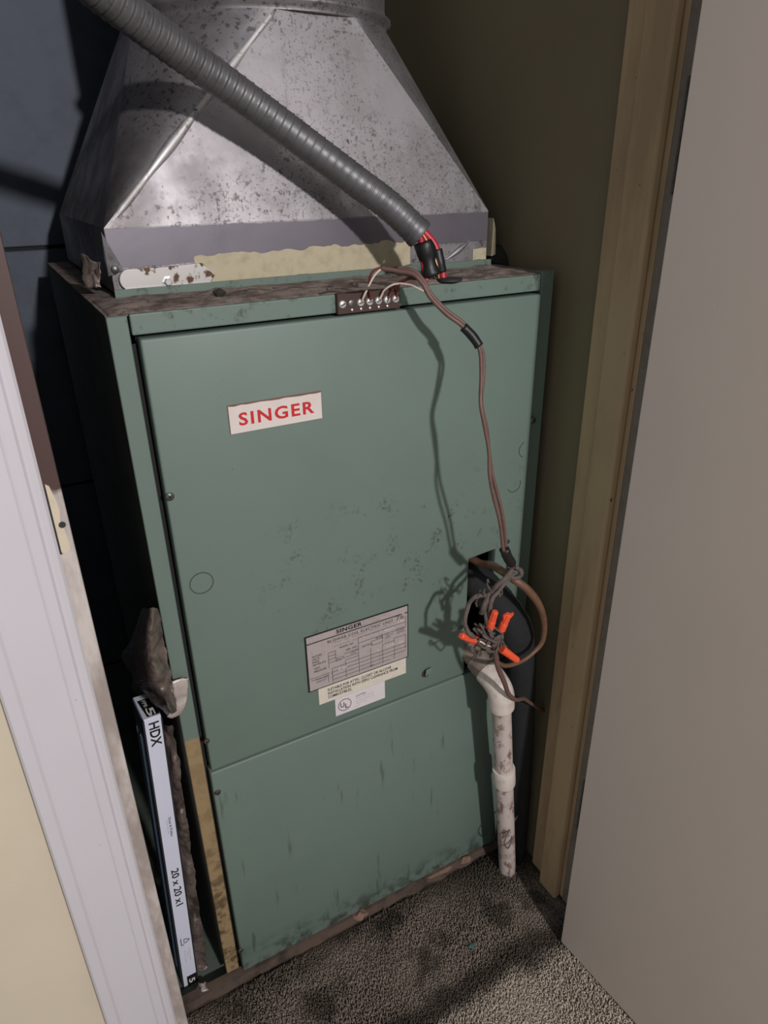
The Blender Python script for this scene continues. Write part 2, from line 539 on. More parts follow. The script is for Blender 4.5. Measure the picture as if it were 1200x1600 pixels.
MAT['skid'] = plain('grimy_brown_wood', srgb(84, 68, 58), 0.85, var=0.85, scale=40, dark=srgb(36, 30, 26), bump=0.5)
MAT['filter_card'] = plain('white_filter_card', srgb(228, 229, 244), 0.55, var=0.04, scale=30)
MAT['filter_blue'] = plain('blue_grey_filter_side', srgb(104, 122, 142), 0.6, var=0.3, scale=30, dark=srgb(70, 84, 100))
MAT['filter_media'] = plain('blue_pleated_media', srgb(120, 142, 166), 0.9, var=0.2, scale=80)
MAT['film'] = plain('glossy_plastic_film', srgb(48, 50, 58), 0.18, var=0.3, scale=60)
M_ = Mat('brown_foil_facing', srgb(150, 134, 126), 0.38, 0.5)
M_.mix(M_.mul(M_.rng(M_.noise(34, 5, 0.7), 0.42, 0.64), 0.75), srgb(66, 56, 50))
M_.bump(M_.noise(110, 5, 0.7), 0.6, 0.003)
MAT['foil'] = M_.done()
MAT['foil_bright'] = plain('pale_foil_paper', srgb(196, 182, 176), 0.4, 0.25, var=0.2, scale=50, dark=srgb(130, 118, 112), bump=0.3)
MAT['liner'] = plain('dark_duct_liner', srgb(50, 50, 44), 0.95, var=0.5, scale=20, bump=0.3)
MAT['chip_green'] = plain('green_paint_chip', srgb(72, 110, 104), 0.6)
MAT['chip_pink'] = plain('pinkish_insulation_crumb', srgb(134, 106, 92), 0.9, bump=0.5, scale=120)

# ------------------------------------------------------------------ the setting
XW = 0.523            # closet right wall
YB = 0.63             # closet back wall
YF = -0.118           # room face of the front wall
ZC = 2.35
fl = struct('floor', B((-2.0, -2.4, -0.03), (1.6, YB + 0.1, 0.0)), MAT['green_floor'], 'worn green closet floor under the furnace', 'floor')
cb = obj('carpet_backing', B((-2.0, -2.4, 0.0), (1.6, -0.008, 0.004)), MAT['carpet'], fl, label='dirty grey carpet in front of the furnace')
# back wall of painted blocks with recessed joints
wb = struct('wall_back', B((-0.45, YB + 0.006, 0.0), (XW + 0.05, YB + 0.08, ZC)), MAT['mortar'], 'blue-grey painted block wall behind the furnace', 'wall')
zc = -0.03
row = 0
joint_z = atY(35, 389, YB).z
h_blk = 0.394
z0 = joint_z - 3 * (h_blk + 0.006) - 0.003
for r in range(13):
    za = max(z0 + r * (h_blk + 0.006) + 0.006, 0.001); zb = z0 + (r + 1) * (h_blk + 0.006)
    if za > ZC or zb < 0.01: continue
    x = -0.45 - (0.45 if r % 2 else 0.25)
    while x < XW + 0.05:
        xa, xb = max(x, -0.45), min(x + 0.794, XW + 0.05)
        if xb - xa > 0.02:
            obj('block', B((xa, YB, za), (xb, YB + 0.03, min(zb, ZC)), 0.0015, 1), MAT['block'], wb)
        x += 0.8
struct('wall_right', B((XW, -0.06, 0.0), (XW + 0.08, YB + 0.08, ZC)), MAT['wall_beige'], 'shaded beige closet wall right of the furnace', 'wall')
struct('wall_left', B((-0.45, -0.03, 0.0), (-0.37, YB + 0.08, ZC)), MAT['block'], 'closet side wall hidden left of the furnace', 'wall')
wf = bmesh.new()
box(wf, (-2.0, YF, 0.0), (-0.100, -0.03, ZC + 0.1))
box(wf, (-0.100, YF, 2.06), (0.55, -0.03, ZC + 0.1))
box(wf, (0.55, YF, 0.0), (1.6, -0.03, ZC + 0.1))
struct('wall_front', wf, MAT['wall_yellow'], 'pale yellow room wall beside the white casing', 'wall')
struct('ceiling', B((-0.45, -0.1, ZC), (XW + 0.08, YB + 0.08, ZC + 0.05)), MAT['ceiling'], 'closet ceiling above the duct', 'ceiling')

# left casing (moulded profile) and jamb
xo, xi = -0.1475, -0.0815
y0 = YF
prof = [(xo, y0), (xo, y0 - 0.014), (xo + 0.002, y0 - 0.016), (xo + 0.011, y0 - 0.0165), (xo + 0.0135, y0 - 0.0145), (xo + 0.017, y0 - 0.0135),
        (xo + 0.036, y0 - 0.0125), (xo + 0.046, y0 - 0.0118), (xo + 0.048, y0 - 0.0100), (xo + 0.050, y0 - 0.0104), (xo + 0.056, y0 - 0.0108), (xo + 0.0580, y0 - 0.0085),
        (xo + 0.0600, y0 - 0.0088), (xi - 0.002, y0 - 0.0075), (xi, y0 - 0.0055), (xi, y0)]
tr = struct('trim_1', prism(prof, 'Z', 0.0, 2.12), MAT['trim_white'], 'white moulded door casing left of the closet opening', 'trim')
jl = struct('trim_2', prism([(-0.100, y0 - 0.0005), (-0.0703, y0 - 0.0005), (-0.0697, y0 + 0.001), (-0.0697, -0.03), (-0.100, -0.03)], 'Z', 0.0, 2.06), MAT['jamb_edge'],
            'narrow left jamb edge, bare brown above and scuffed white below', 'trim')
# strike plate, set in its mortise on the jamb edge
sa, sb = atY(68, 757, YF - 0.001).z, atY(98, 862, YF - 0.001).z
st_pts = [(-0.0800, sb), (-0.0775, sb - 0.003), (-0.0735, sb + 0.001), (-0.0742, sb + 0.018), (-0.0758, sb + 0.026), (-0.0745, sb + 0.034), (-0.0752, sa - 0.014), (-0.0775, sa - 0.002), (-0.0800, sa)]
obj('strike_plate', prism(st_pts, 'Y', YF - 0.0016, YF - 0.0004), MAT['strike'], jl, label='cream painted strike plate')
obj('mortise', B((-0.0815, YF - 0.0012, sb - 0.002), (-0.0796, YF - 0.0004, sa - 0.004)), MAT['screw_slot'], jl)
cat_ = bmesh.new()
lathe(cat_, (-0.0750, YF - 0.0016, (sa + sb) / 2 - 0.006), (0, -1, 0), [(0.0026, 0), (0.0026, 0.0004)], 12)
obj('latch_hole', cat_, MAT['screw_slot'], jl)

# right jamb with stop
jr = struct('trim_3', B((0.511, -0.135, 0.012), (0.55, -0.060, 2.06), 0.0015), MAT['jamb_yellow'], 'yellowed right door jamb beside the open door', 'trim')
obj('door_stop', B((0.4985, -0.1295, 0.010), (0.511, -0.092, 2.05), 0.003), MAT['jamb_yellow'], jl if False else jr)
obj('hinge_edge', B((0.511, -0.158, 0.010), (0.56, -0.135, 2.06), 0.001), MAT['jamb_grey'], jr)

# open door
dv = Vector((0.011, -0.131, 0)).normalized(); dn = Vector((-dv.y, dv.x, 0))   # dn points to +x
c0 = Vector((0.4605, -0.188, 0.0))
dbm = bmesh.new()
def dp(a, t, z): return c0 + dv * a + dn * t + Vector((0, 0, z))
vv = [dbm.verts.new(dp(a, t, z)) for a in (0, 0.61) for t in (0, 0.035) for z in (0.012, 2.03)]
for f in [(0, 1, 3, 2), (4, 6, 7, 5), (0, 4, 5, 1), (2, 3, 7, 6), (0, 2, 6, 4), (1, 5, 7, 3)]:
    dbm.faces.new([vv[i] for i in f])
bmesh.ops.bevel(dbm, geom=dbm.edges[:], offset=0.0015, segments=2, affect='EDGES')
dr = struct('door_1', dbm, MAT['door'], 'plain beige slab door standing open on the right', 'door')
for z in (0.25, 1.05, 1.8):
    hb = Lt(dp(-0.004, 0.034, z), (0, 0, 1), [(0.005, 0), (0.005, 0.09)], 12)
    box(hb, dp(-0.0035, 0.005, z), dp(-0.0005, 0.034, z + 0.09) + Vector((0.0, 0.003, 0)))
    obj('hinge', hb, MAT['screw'], dr)

# carpet pile : nobody could count the tufts
def pile():
    xs, ys = -0.16, -0.52
    sp = 0.0022
    nx, ny = int(0.80 / sp), int(0.51 / sp)
    gx, gy = np.meshgrid(np.arange(nx), np.arange(ny))
    px_ = xs + gx.ravel() * sp + rng.uniform(-.4, .4, gx.size) * sp
    py_ = ys + gy.ravel() * sp + rng.uniform(-.4, .4, gx.size) * sp
    edge = -0.0095 - 0.005 * np.sin(px_ * 60) * np.sin(px_ * 23 + 1)
    k = (py_ < edge) & ~((px_ > 0.508) & (py_ > -0.16)) & ~((px_ < -0.068) & (py_ > -0.135))
    px_, py_ = px_[k], py_[k]
    n = len(px_)
    h = rng.uniform(0.006, 0.011, n) * (0.75 + 0.4 * np.sin(px_ * 31) * np.sin(py_ * 27 + 2))
    h = np.clip(h, 0.004, 0.013)
    r = rng.uniform(0.0008, 0.0014, n)
    lx, ly = rng.normal(0, .0022, n), rng.normal(0, .0022, n)
    a0 = rng.uniform(0, 6.28, n)
    V = np.zeros((n, 7, 3))
    for j in range(3):
        a = a0 + j * 2.0944
        V[:, j] = np.stack([px_ + r * np.cos(a), py_ + r * np.sin(a), np.full(n, 0.0035)], 1)
        V[:, 3 + j] = np.stack([px_ + lx * .6 + r * 1.05 * np.cos(a + .5), py_ + ly * .6 + r * 1.05 * np.sin(a + .5), 0.0035 + h * .7], 1)
    V[:, 6] = np.stack([px_ + lx, py_ + ly, 0.0035 + h], 1)
    f = []
    for j in range(3):
        k2 = (j + 1) % 3
        f += [(j, k2, 3 + k2), (j, 3 + k2, 3 + j), (3 + j, 3 + k2, 6)]
    Fc = (np.arange(n)[:, None, None] * 7 + np.array(f)[None]).reshape(-1, 3)
    me = bpy.data.meshes.new('carpet_pile')
    me.vertices.add(n * 7); me.vertices.foreach_set('co', V.ravel())
    me.loops.add(Fc.size); me.loops.foreach_set('vertex_index', Fc.ravel().astype(np.int32))
    me.polygons.add(len(Fc)); me.polygons.foreach_set('loop_start', np.arange(0, Fc.size, 3, dtype=np.int32))
    me.update(); me.validate()
    return me
obj('carpet_pile', pile(), MAT['pile'], fl, kind='stuff', label='short matted grey-brown carpet pile')

# ------------------------------------------------------------------ furnace
FW, FT, FD = 0.507, 0.962, 0.52
YFL = 0.008           # face of flanges and rail (doors stand proud at 0)
fur = thing('furnace', (0.25, 0.25, 0.0), 'tall green steel furnace cabinet with red lettered badge, under the metal duct', 'furnace')
obj('side_panel', B((0.0, YFL + 0.004, 0.022), (0.0016, FD, FT - 0.002)), MAT['side'], fur)
obj('side_panel', B((FW - 0.0016, YFL + 0.004, 0.022), (FW, FD, FT - 0.002)), MAT['side'], fur)
obj('back_panel', B((0.0016, FD - 0.002, 0.022), (FW - 0.0016, FD, FT - 0.002)), MAT['dark_inside'], fur)
obj('bottom_panel', B((0.0016, 0.022, 0.022), (FW - 0.0016, FD - 0.002, 0.026)), MAT['dark_inside'], fur)
obj('inner_baffle', B((0.0016, 0.12, 0.026), (FW - 0.0016, 0.122, FT - 0.006)), MAT['dark_inside'], fur)
obj('top_panel', B((0.0, YFL + 0.004, FT - 0.002), (FW, FD, FT)), MAT['dust'], fur)
obj('corner_flange', B((0.0, YFL, 0.024), (0.0180, YFL + 0.012, FT - 0.001), 0.0008, 1), MAT['green_flange'], fur, label='left corner flange, green paint worn to tan below')
obj('corner_flange', B((0.4885, YFL - 0.002, 0.024), (FW, YFL + 0.012, FT + 0.003), 0.0008, 1), MAT['green'], fur)
obj('gap_channel', B((0.0185, YFL + 0.010, 0.024), (0.0235, YFL + 0.016, FT - 0.02)), MAT['dark_inside'], fur)
obj('gap_channel', B((0.484, YFL + 0.010, 0.024), (0.4885, YFL + 0.016, FT - 0.02)), MAT['dark_inside'], fur)
obj('top_rail', B((0.0197, YFL - 0.002, 0.9435), (0.4875, YFL + 0.03, FT), 0.0012), MAT['green'], fur)
obj('rail_return', B((0.0197, YFL + 0.010, 0.934), (0.4875, YFL + 0.03, 0.9433)), MAT['dark_inside'], fur)
# upper door with the piping notch in its lower right corner
ud = prism([(0.0242, 0.4185), (0.3965, 0.4185), (0.3965, 0.608), (0.440, 0.611), (0.440, 0.4185), (0.4845, 0.4185), (0.4845, 0.9405), (0.0242, 0.9405)], 'Y', 0.0, 0.018, 0.0022, 3)
upper = obj('upper_door', ud, MAT['green'], fur, smooth=True)
lower = obj('lower_door', B((0.0222, 0.0, 0.022), (0.4845, 0.018, 0.4150), 0.0022, 3), MAT['green'], fur, smooth=True)
# raised lip that carries the duct
obj('duct_lip', B((0.026, 0.108, FT), (0.490, 0.112, FT + 0.008)), MAT['green'], fur)

def screw(parent, u, v, y=0.0, r=0.0042, bright=False, P=None, label=None):
    p = P if P is not None else atY(u, v, y)
    o = obj('screw', Lt((p.x, y, p.z), (0, -1, 0), [(r, -0.0005), (r, 0.0006), (r * 0.8, 0.0017), (r * 0.35, 0.0022)], 16), MAT['screw_bright' if bright else 'screw'], parent, smooth=True)
    s = bmesh.new()
    a = random.uniform(0, 1.5)
    for k in (0, 1):
        d = Vector((math.cos(a + k * math.pi / 2), 0, math.sin(a + k * math.pi / 2)))
        e = Vector((-d.z, 0, d.x))
        c = Vector((p.x, y - 0.0023, p.z))
        q = [c + d * r * .62 + e * r * .13, c - d * r * .62 + e * r * .13, c - d * r * .62 - e * r * .13, c + d * r * .62 - e * r * .13]
        A = [s.verts.new(t) for t in q]; Bq = [s.verts.new(t + Vector((0, 0.0008, 0))) for t in q]
        s.faces.new(A); s.faces.new(Bq[::-1])
        for i in range(4): s.faces.new((A[i], Bq[i], Bq[(i + 1) % 4], A[(i + 1) % 4]))
        if bright: break
    obj('slot', s, MAT['screw_slot'], o)
    return o
screw(upper, 265, 776, r=0.0046)
screw(upper, 323, 1158, r=0.0036)
screw(lower, 340, 1238, r=0.0042)
screw(lower, 376, 1485, r=0.0040)
screw(upper, 833, 657, r=0.0042)
screw(upper, 720, 980, r=0.0034)
screw(upper, 793, 846, r=0.0032)
for (u, v, r, a0, a1) in [(315, 911, 0.0125, 0, 6.2832), (821, 702, 0.0105, 1.9, 4.4), (803, 757, 0.0105, 3.6, 6.6)]:
    p = atY(u, v, 0)
    obj('knockout', ring_flat(bmesh.new(), (p.x, p.z), r - 0.0005, r + 0.0005, -0.0004, 40, a0, a1), MAT['knock'], upper)
# small torn hole with a bent tab
p = atY(665, 1052, 0)
obj('torn_hole', Lt((p.x, 0.0005, p.z), (0, -1, 0), [(0.0065, 0), (0.0065, 0.0009)], 18), MAT['screw_slot'], upper)
obj('bent_tab', prism([(p.x - 0.003, p.z - 0.001), (p.x + 0.007, p.z + 0.002), (p.x + 0.008, p.z + 0.010), (p.x - 0.002, p.z + 0.009)], 'Y', -0.005, -0.0035, 0.0004, 1), MAT['green'], upper)

# red-lettered badge
U, W_ = Vector((1, 0, 0)), Vector((0, 0, 1))
def quad_box(pts, y, th):
    return prism([(q.x, q.z) for q in pts], 'Y', y - th, y - 0.0001)
bq = [atY(360, 677.5, 0), atY(502, 653.5, 0), atY(500.5, 614, 0), atY(354.7, 634, 0)]
bx0, bx1 = 0.0961, 0.1958
bz0, bz1 = (bq[0].z + bq[1].z) / 2, (bq[2].z + bq[3].z) / 2
top = [(bx0 + (bx1 - bx0) * t, bz1 + random.uniform(-0.0006, 0.0004)) for t in np.linspace(1, 0, 16)]
obj('badge_backing', prism([(bx0 - .0005, bz0 - .0004), (bx1 + .0005, bz0 - .0004), (bx1 + .0005, bz1 + .0012), (bx0 - .0005, bz1 + .0012)], 'Y', -0.0008, -0.0001), MAT['badge_edge'], upper)
badge = obj('badge', prism([(bx0, bz0), (bx1, bz0)] + top, 'Y', -0.0016, -0.0003), MAT['badge'], upper, label='cream badge with red SINGER lettering')
text('lettering', 'SINGER', MAT['red_print'], badge, (bx0 + 0.0095, -0.0016, bz0 + 0.0078), U, W_, 0.0132, 0.0815, bold=0.022, spacing=1.18)

# rating plate
px0, px1 = 0.1568, 0.3018
pz1 = 1.07 - 0.7640 * 0.656; pz0 = 1.07 - 0.8922 * 0.656
plate_edge = obj('plate_border', B((px0 - 0.0006, -0.0009, pz0), (px1, -0.0001, pz1)), MAT['black_line'], upper)
plate = obj('rating_plate', B((px0 + .0016, -0.0013, pz0 + .0016), (px1 - .0016, -0.0003, pz1 - .0016)), MAT['plate'], upper, label='silver-grey rating plate with black table lines')
PW, PH = px1 - px0, pz1 - pz0
yP = -0.0013
def pl(x, z): return (px0 + PW * x, yP, pz1 - PH * z)
text('lettering', 'SINGER', MAT['black_line'], plate, pl(0.285, 0.100), U, W_, 0.0058, 0.036, bold=0.03, spacing=1.1)
text('lettering', '--- ------- -- ----\n----- --- ----', MAT['print'], plate, pl(0.54, 0.098), U, W_, 0.0042, 0.034)
text('lettering', 'BLOWER COIL ELECTRIC UNIT', MAT['print'], plate, pl(0.20, 0.222), U, W_, 0.0042, 0.093, spacing=1.1)
text('lettering', '--- -- ------ ---- --\n------ ---- -- --- -----', MAT['print_soft'], plate, pl(0.26, 0.315), U, W_, 0.0058, 0.086)
text('lettering', '76', MAT['print_soft'], plate, pl(0.87, 0.225), U, W_, 0.0075, 0.012)
text('lettering', 'MODEL NO.', MAT['print'], plate, pl(0.31, 0.385), U, W_, 0.0030, 0.020)
text('lettering', 'SER. NO.', MAT['print'], plate, pl(0.37, 0.465), U, W_, 0.0030, 0.016)
text('lettering', 'MOTORS\nVOLTS\nPHASE\nHEATER KW', MAT['print'], plate, pl(0.05, 0.545), U, W_, 0.0155, 0.018)
text('lettering', 'TEST\nPRESSURE', MAT['print'], plate, pl(0.06, 0.67), U, W_, 0.0075, 0.017)
text('lettering', 'TOTAL HEAT\nCAPACITY', MAT['print_soft'], plate, pl(0.07, 0.87), U, W_, 0.0068, 0.018)
text('lettering', 'MOTOR\nAMPS', MAT['print_soft'], plate, pl(0.27, 0.60), U, W_, 0.0055, 0.012)
text('lettering', 'HEATER\nAMPS', MAT['print_soft'], plate, pl(0.41, 0.56), U, W_, 0.0055, 0.012)
text('lettering', 'RATING', MAT['print'], plate, pl(0.53, 0.505), U, W_, 0.0028, 0.014)
text('lettering', '60 HZ', MAT['print'], plate, pl(0.665, 0.435), U, W_, 0.0028, 0.010)
text('lettering', 'MIN\nCIRCUIT\nAMPS', MAT['print_soft'], plate, pl(0.755, 0.49), U, W_, 0.0082, 0.013)
text('lettering', 'MAX\nFUSE\nAMPS', MAT['print_soft'], plate, pl(0.875, 0.47), U, W_, 0.0082, 0.013)
text('lettering', '1', MAT['print'], plate, pl(0.222, 0.80), U, W_, 0.0030)
text('lettering', '2', MAT['print'], plate, pl(0.222, 0.875), U, W_, 0.0030)
text('lettering', 'NO.', MAT['print'], plate, pl(0.60, 0.915), U, W_, 0.0024, 0.005)
text('stamped_value', '4024', MAT['white_print'], plate, pl(0.745, 0.345), U, W_, 0.0038, 0.015)
text('stamped_value', '10', MAT['white_print'], plate, pl(0.89, 0.275), U, W_, 0.0032, 0.008)
text('stamped_value', '240', MAT['white_print'], plate, pl(0.285, 0.775), U, W_, 0.0034, 0.012)
text('stamped_value', '5', MAT['white_print'], plate, pl(0.675, 0.675), U, W_, 0.0036)
text('stamped_value', '110', MAT['white_print'], plate, pl(0.775, 0.66), U, W_, 0.0034, 0.011)
text('stamped_value', '60', MAT['white_print'], plate, pl(0.90, 0.665), U, W_, 0.0034, 0.006)
text('stamped_value', '0', MAT['white_print'], plate, pl(0.925, 0.76), U, W_, 0.0034)
def rule(x0, z0, x1, z1, w=0.0005, mat='print'):
    a, b = pl(x0, z0), pl(x1, z1)
    lo = (min(a[0], b[0]) - w / 2, yP - 0.0003, min(a[2], b[2]) - w / 2)
    hi = (max(a[0], b[0]) + w / 2, yP + 0.0002, max(a[2], b[2]) + w / 2)
    return lo, hi
rb = bmesh.new()
box(rb, *rule(0.012, 0.135, 0.988, 0.135, 0.0014))
for x0, z0_, x1, z1_ in [(.49, .30, .97, .30), (.49, .40, .97, .40), (.20, .40, .27, .40), (.20, .46, .27, .46), (.20, .52, .27, .52), (.20, .58, .49, .58), (.27, .40, .27, .58), (.20, .40, .20, .68),
                        (.49, .30, .49, .585), (.35, .51, .49, .51), (.62, .45, .74, .45), (.62, .45, .62, .53), (.62, .53, .73, .53), (.73, .38, .73, .53), (.97, .20, .97, .40),
                        (.02, .76, .20, .72), (.23, .70, .97, .70), (.23, .77, .97, .77), (.23, .84, .97, .84), (.23, .91, .80, .91), (.03, .80, .19, .80), (.19, .78, .19, .93), (.23, .70, .23, .96),
                        (.36, .63, .36, .95), (.49, .60, .49, .95), (.61, .57, .61, .93), (.73, .58, .73, .93), (.85, .54, .85, .93), (.97, .54, .97, .80), (.73, .58, .85, .58), (.36, .63, .49, .63), (.85, .54, .97, .54)]:
    if abs(z0_ - z1_) < 0.05 and abs(x1 - x0) > 0.01: z1_ = z0_
    box(rb, *rule(x0, z0_, x1, z1_, 0.00042))
obj('table_rule', rb, MAT['print'], plate)
for x_, z_ in ((0.055, 0.10), (0.945, 0.14)):
    q = pl(x_, z_)
    obj('rivet', Lt((q[0], q[1], q[2]), (0, -1, 0), [(0.0026, -0.0003), (0.0022, 0.0006), (0.0008, 0.0009)], 14), MAT['plate'], plate, smooth=True)
# caution strip and listing mark
cq = [atY(499, 1102, 0), atY(634, 1050, 0), atY(633.5, 1031, 0), atY(497, 1080, 0)]
cx0, cx1 = (cq[0].x + cq[3].x) / 2, (cq[1].x + cq[2].x) / 2
cz0 = (cq[0].z + cq[1].z) / 2; cz1 = pz0 + 0.0005
caution = obj('caution_label', B((cx0, -0.0008, cz0), (cx1, -0.0001, cz1)), MAT['cream'], upper, label='cream clearance label below the rating plate')
CH = cz1 - cz0
text('lettering', 'SUITABLE FOR ATTIC, CLOSET OR ALCOVE\nINSTALLATION WITH ZERO CLEARANCE FROM\nCOMBUSTIBLES.', MAT['print'], caution, (cx0 + 0.0125, -0.0008, cz0 + CH * 0.20), U, W_, CH * 0.62, (cx1 - cx0) * 0.80, bold=0.012)
text('lettering', '--- ---', MAT['print_soft'], caution, (cx1 - 0.022, -0.0008, cz0 + CH * 0.12), U, W_, 0.0020, 0.008)
lx0, lx1 = atY(524, 1110, 0).x, atY(601, 1080, 0).x
lz1, lz0 = cz0 - 0.0003, atY(527, 1118, 0).z
listing = obj('listing_label', B((lx0, -0.0008, lz0), (lx1, -0.0001, lz1)), MAT['white_label'], upper, label='white listing label with circled UL mark')
LHt = lz1 - lz0
cc = (lx0 + 0.0135, lz0 + LHt * 0.50)
obj('circle_mark', ring_flat(bmesh.new(), cc, 0.0088, 0.0095, -0.0012, 36), MAT['print'], listing)
text('lettering', 'U', MAT['print'], listing, (cc[0] - 0.0062, -0.0008, cc[1] - 0.0030), U, W_, 0.0080, 0.0055, bold=0.01)
text('lettering', 'L', MAT['print'], listing, (cc[0] + 0.0005, -0.0008, cc[1] - 0.0060), U, W_, 0.0078, 0.0045, bold=0.01)
text('lettering', 'LISTED\n----- --- ---- --\n-- ---- ------ --\n----- ----', MAT['print_soft'], listing, (lx0 + 0.030, -0.0008, lz0 + LHt * 0.30), U, W_, LHt * 0.50, 0.026)
text('lettering', '---- --', MAT['print_soft'], listing, (lx0 + 0.026, -0.0008, lz0 + LHt * 0.16), U, W_, 0.0018, 0.010)

# low-voltage terminal strip on the rail
tq = [atY(527, 489, 0.002), atY(624, 478, 0.002)]
tx0, tx1 = tq[0].x, tq[1].x
term = obj('terminal_strip', B((tx0, 0.0005, 0.9425), (tx1, 0.0065, FT + 0.0015), 0.0008, 1), MAT['terminal'], fur, label='brown low-voltage terminal strip with seven screws')
tsx = []
for k in range(7):
    x = tx0 + (tx1 - tx0) * (0.075 + 0.85 * k / 6)
    z = 0.9525
    tsx.append(Vector((x, -0.001, z)))
    if k == 1:
        s = obj('screw', Lt((x, 0.0005, z), (0, -1, 0), [(0.0034, -0.0004), (0.0034, 0.0005), (0.002, 0.001)], 14), MAT['screw'], term, smooth=True)
    else:
        s = screw(term, 0, 0, y=0.0005, r=0.0041, bright=True, P=Vector((x, 0, z)))
    if k in (1, 2, 3, 4, 5):
        obj('solder_lug', Lt((x, 0.0002, z - 0.0062), (0, -1, 0), [(0.0013, -0.0003), (0.0013, 0.001), (0.0006, 0.0014)], 10), MAT['screw_bright'], term, smooth=True)

# dust lying thick on the cabinet top (a lumpy layer)
def dust_layer():
    nx, ny = 150, 34
    bm = bmesh.new()
    g = []
    for j in range(ny):
        rowv = []
        for i in range(nx):
            x = 0.003 + 0.484 * i / (nx - 1); y = 0.0105 + 0.0965 * j / (ny - 1)
            n = mnoise.fractal(Vector((x * 38, y * 60, 3.3)), 1.0, 2.0, 5)
            edge = min(1, min(i, nx - 1 - i, j * 1.5, ny - 1 - j) / 5)
            rowv.append(bm.verts.new((x, y, FT + 0.0004 + edge * max(0, 0.0022 + 0.0028 * n))))
        g.append(rowv)
    for j in range(ny - 1):
        for i in range(nx - 1):
            bm.faces.new((g[j][i], g[j][i + 1], g[j + 1][i + 1], g[j + 1][i]))
    ex = bmesh.ops.extrude_face_region(bm, geom=bm.faces[:])
    for v in [e for e in ex['geom'] if isinstance(e, bmesh.types.BMVert)]:
        v.co.z = FT + 0.0001
    return bm
obj('dust_layer', dust_layer(), MAT['dust'], fur, label='thick brown dust on the cabinet top', kind='stuff', smooth='all')
# conduit hole in the top
hp = atZ(703, 437, FT + 0.003)
obj('top_hole', Lt((hp.x, hp.y, FT + 0.002), (0, 0, 1), [(0.0135, 0), (0.0135, 0.0026)], 24), MAT['screw_slot'], fur)
# wooden skid the cabinet stands on
sk = bmesh.new()
N_ = 46
rows_ = []
for i in range(N_):
    x = -0.115 + 0.60 * i / (N_ - 1)
    d = 0.0018 * mnoise.noise(Vector((x * 40, 2, 1)))
    pr = [(0.012, 0.0005), (-0.0055 + d * 2, 0.0005), (-0.007 + d * 2, 0.009 + d * 2), (-0.001 + d, 0.0165 + d), (0.012, 0.0195)]
    rows_.append([sk.verts.new((x, a, b)) for a, b in pr])
for i in range(N_ - 1):
    for k in range(5):
        sk.faces.new((rows_[i][k], rows_[i][(k + 1) % 5], rows_[i + 1][(k + 1) % 5], rows_[i + 1][k]))
sk.faces.new(rows_[0]); sk.faces.new(rows_[-1][::-1])
tag(obj('wooden_skid', sk, MAT['skid'], smooth=True), 'grimy brown wooden strip under the front of the furnace', 'board')

# ------------------------------------------------------------------ duct transition
dx0, dx1, dy0, dy1 = 0.0275, 0.4885, 0.117, 0.500
dz0, dz1, dz2 = FT + 0.0045, 1.027, 1.226
ccx, ccy, cr_ = 0.272, 0.312, 0.158
duct = thing('duct_transition', (0.258, 0.31, dz0), 'galvanised sheet-metal duct transition from square base to round collar', 'duct')
def sq2round():
    bm = bmesh.new()
    nb = 10                                  # circle points per corner
    corners = [(dx0, dy0), (dx1, dy0), (dx1, dy1), (dx0, dy1)]
    arcs = []
    half = [18.5, 18.5, 18.5, 18.5]
    # corner arcs in order: front-left, front-right, back-right, back-left
    cen = [225, 315, 45, 135]
    spans = [(180 + 14, 257), (292, 360 - 14), (14, 76), (104, 166)]
    bot = [bm.verts.new((x, y, dz1)) for x, y in corners]
    for (a, b) in spans:
        arcs.append([bm.verts.new((ccx + cr_ * math.cos(math.radians(t)), ccy + cr_ * math.sin(math.radians(t)), dz2)) for t in np.linspace(a, b, nb)])
    NS = 7
    def strip(A0, A1, B0, B1): pass
    # flat panels (subdivided quads) and conical corner fans
    def seg(p, q, k, n): return p.lerp(q, k / n)
    for c in range(4):
        base = bot[c]
        prev = None
        for v in arcs[c]:
            colv = [base] + [bm.verts.new(seg(base.co, v.co, k, NS)) for k in range(1, NS)] + [v]
            if prev:
                bm.faces.new((base, colv[1], prev[1]))
                for k in range(1, NS):
                    bm.faces.new((prev[k], colv[k], colv[k + 1], prev[k + 1]))
            prev = colv
    for c in range(4):
        d = (c + 1) % 4
        A, Bv = bot[c], bot[d]
        a, b = arcs[c][-1], arcs[d][0]
        bm.faces.new((A, Bv, b, a))
    # flange band below
    low = [bm.verts.new((x, y, dz0)) for x, y in corners]
    for c in range(4):
        d = (c + 1) % 4
        bm.faces.new((low[c], low[d], bot[d], bot[c]))
    bmesh.ops.remove_doubles(bm, verts=bm.verts[:], dist=1e-6)
    return bm
bm_ = sq2round()
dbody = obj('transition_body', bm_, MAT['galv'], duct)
dbody.data.polygons.foreach_set('use_smooth', [True] * len(dbody.data.polygons))
dbody.data.set_sharp_from_angle(angle=math.radians(9))
def ridge(t_deg, corner, rad):  # tube along the fold; the crease highlight is put into its shape and colour
    a = Vector((corner[0], corner[1], dz1)); b = Vector((ccx + cr_ * math.cos(math.radians(t_deg)), ccy + cr_ * math.sin(math.radians(t_deg)), dz2))
    n_ = Vector((-0.35, -0.85, 0.4)).normalized() if corner[0] < 0.2 else Vector((0.35, -0.85, 0.4)).normalized()
    pts_ = [a.lerp(b, k / 30) - n_ * (rad * 0.86) + n_ * 0.0005 * mnoise.noise(Vector((k * .9, t_deg, 0))) for k in range(31)]
    obj('fold_highlight', tube(bmesh.new(), pts_, lambda t: rad * (1 + 0.12 * math.sin(t * 21)) * (0.6 + 0.4 * min(1, 6 * t)) * (1.0 if t < .8 else 1 - 0.3 * (t - .8) / .2), 16), MAT['galv_highlight'], duct, smooth='all')
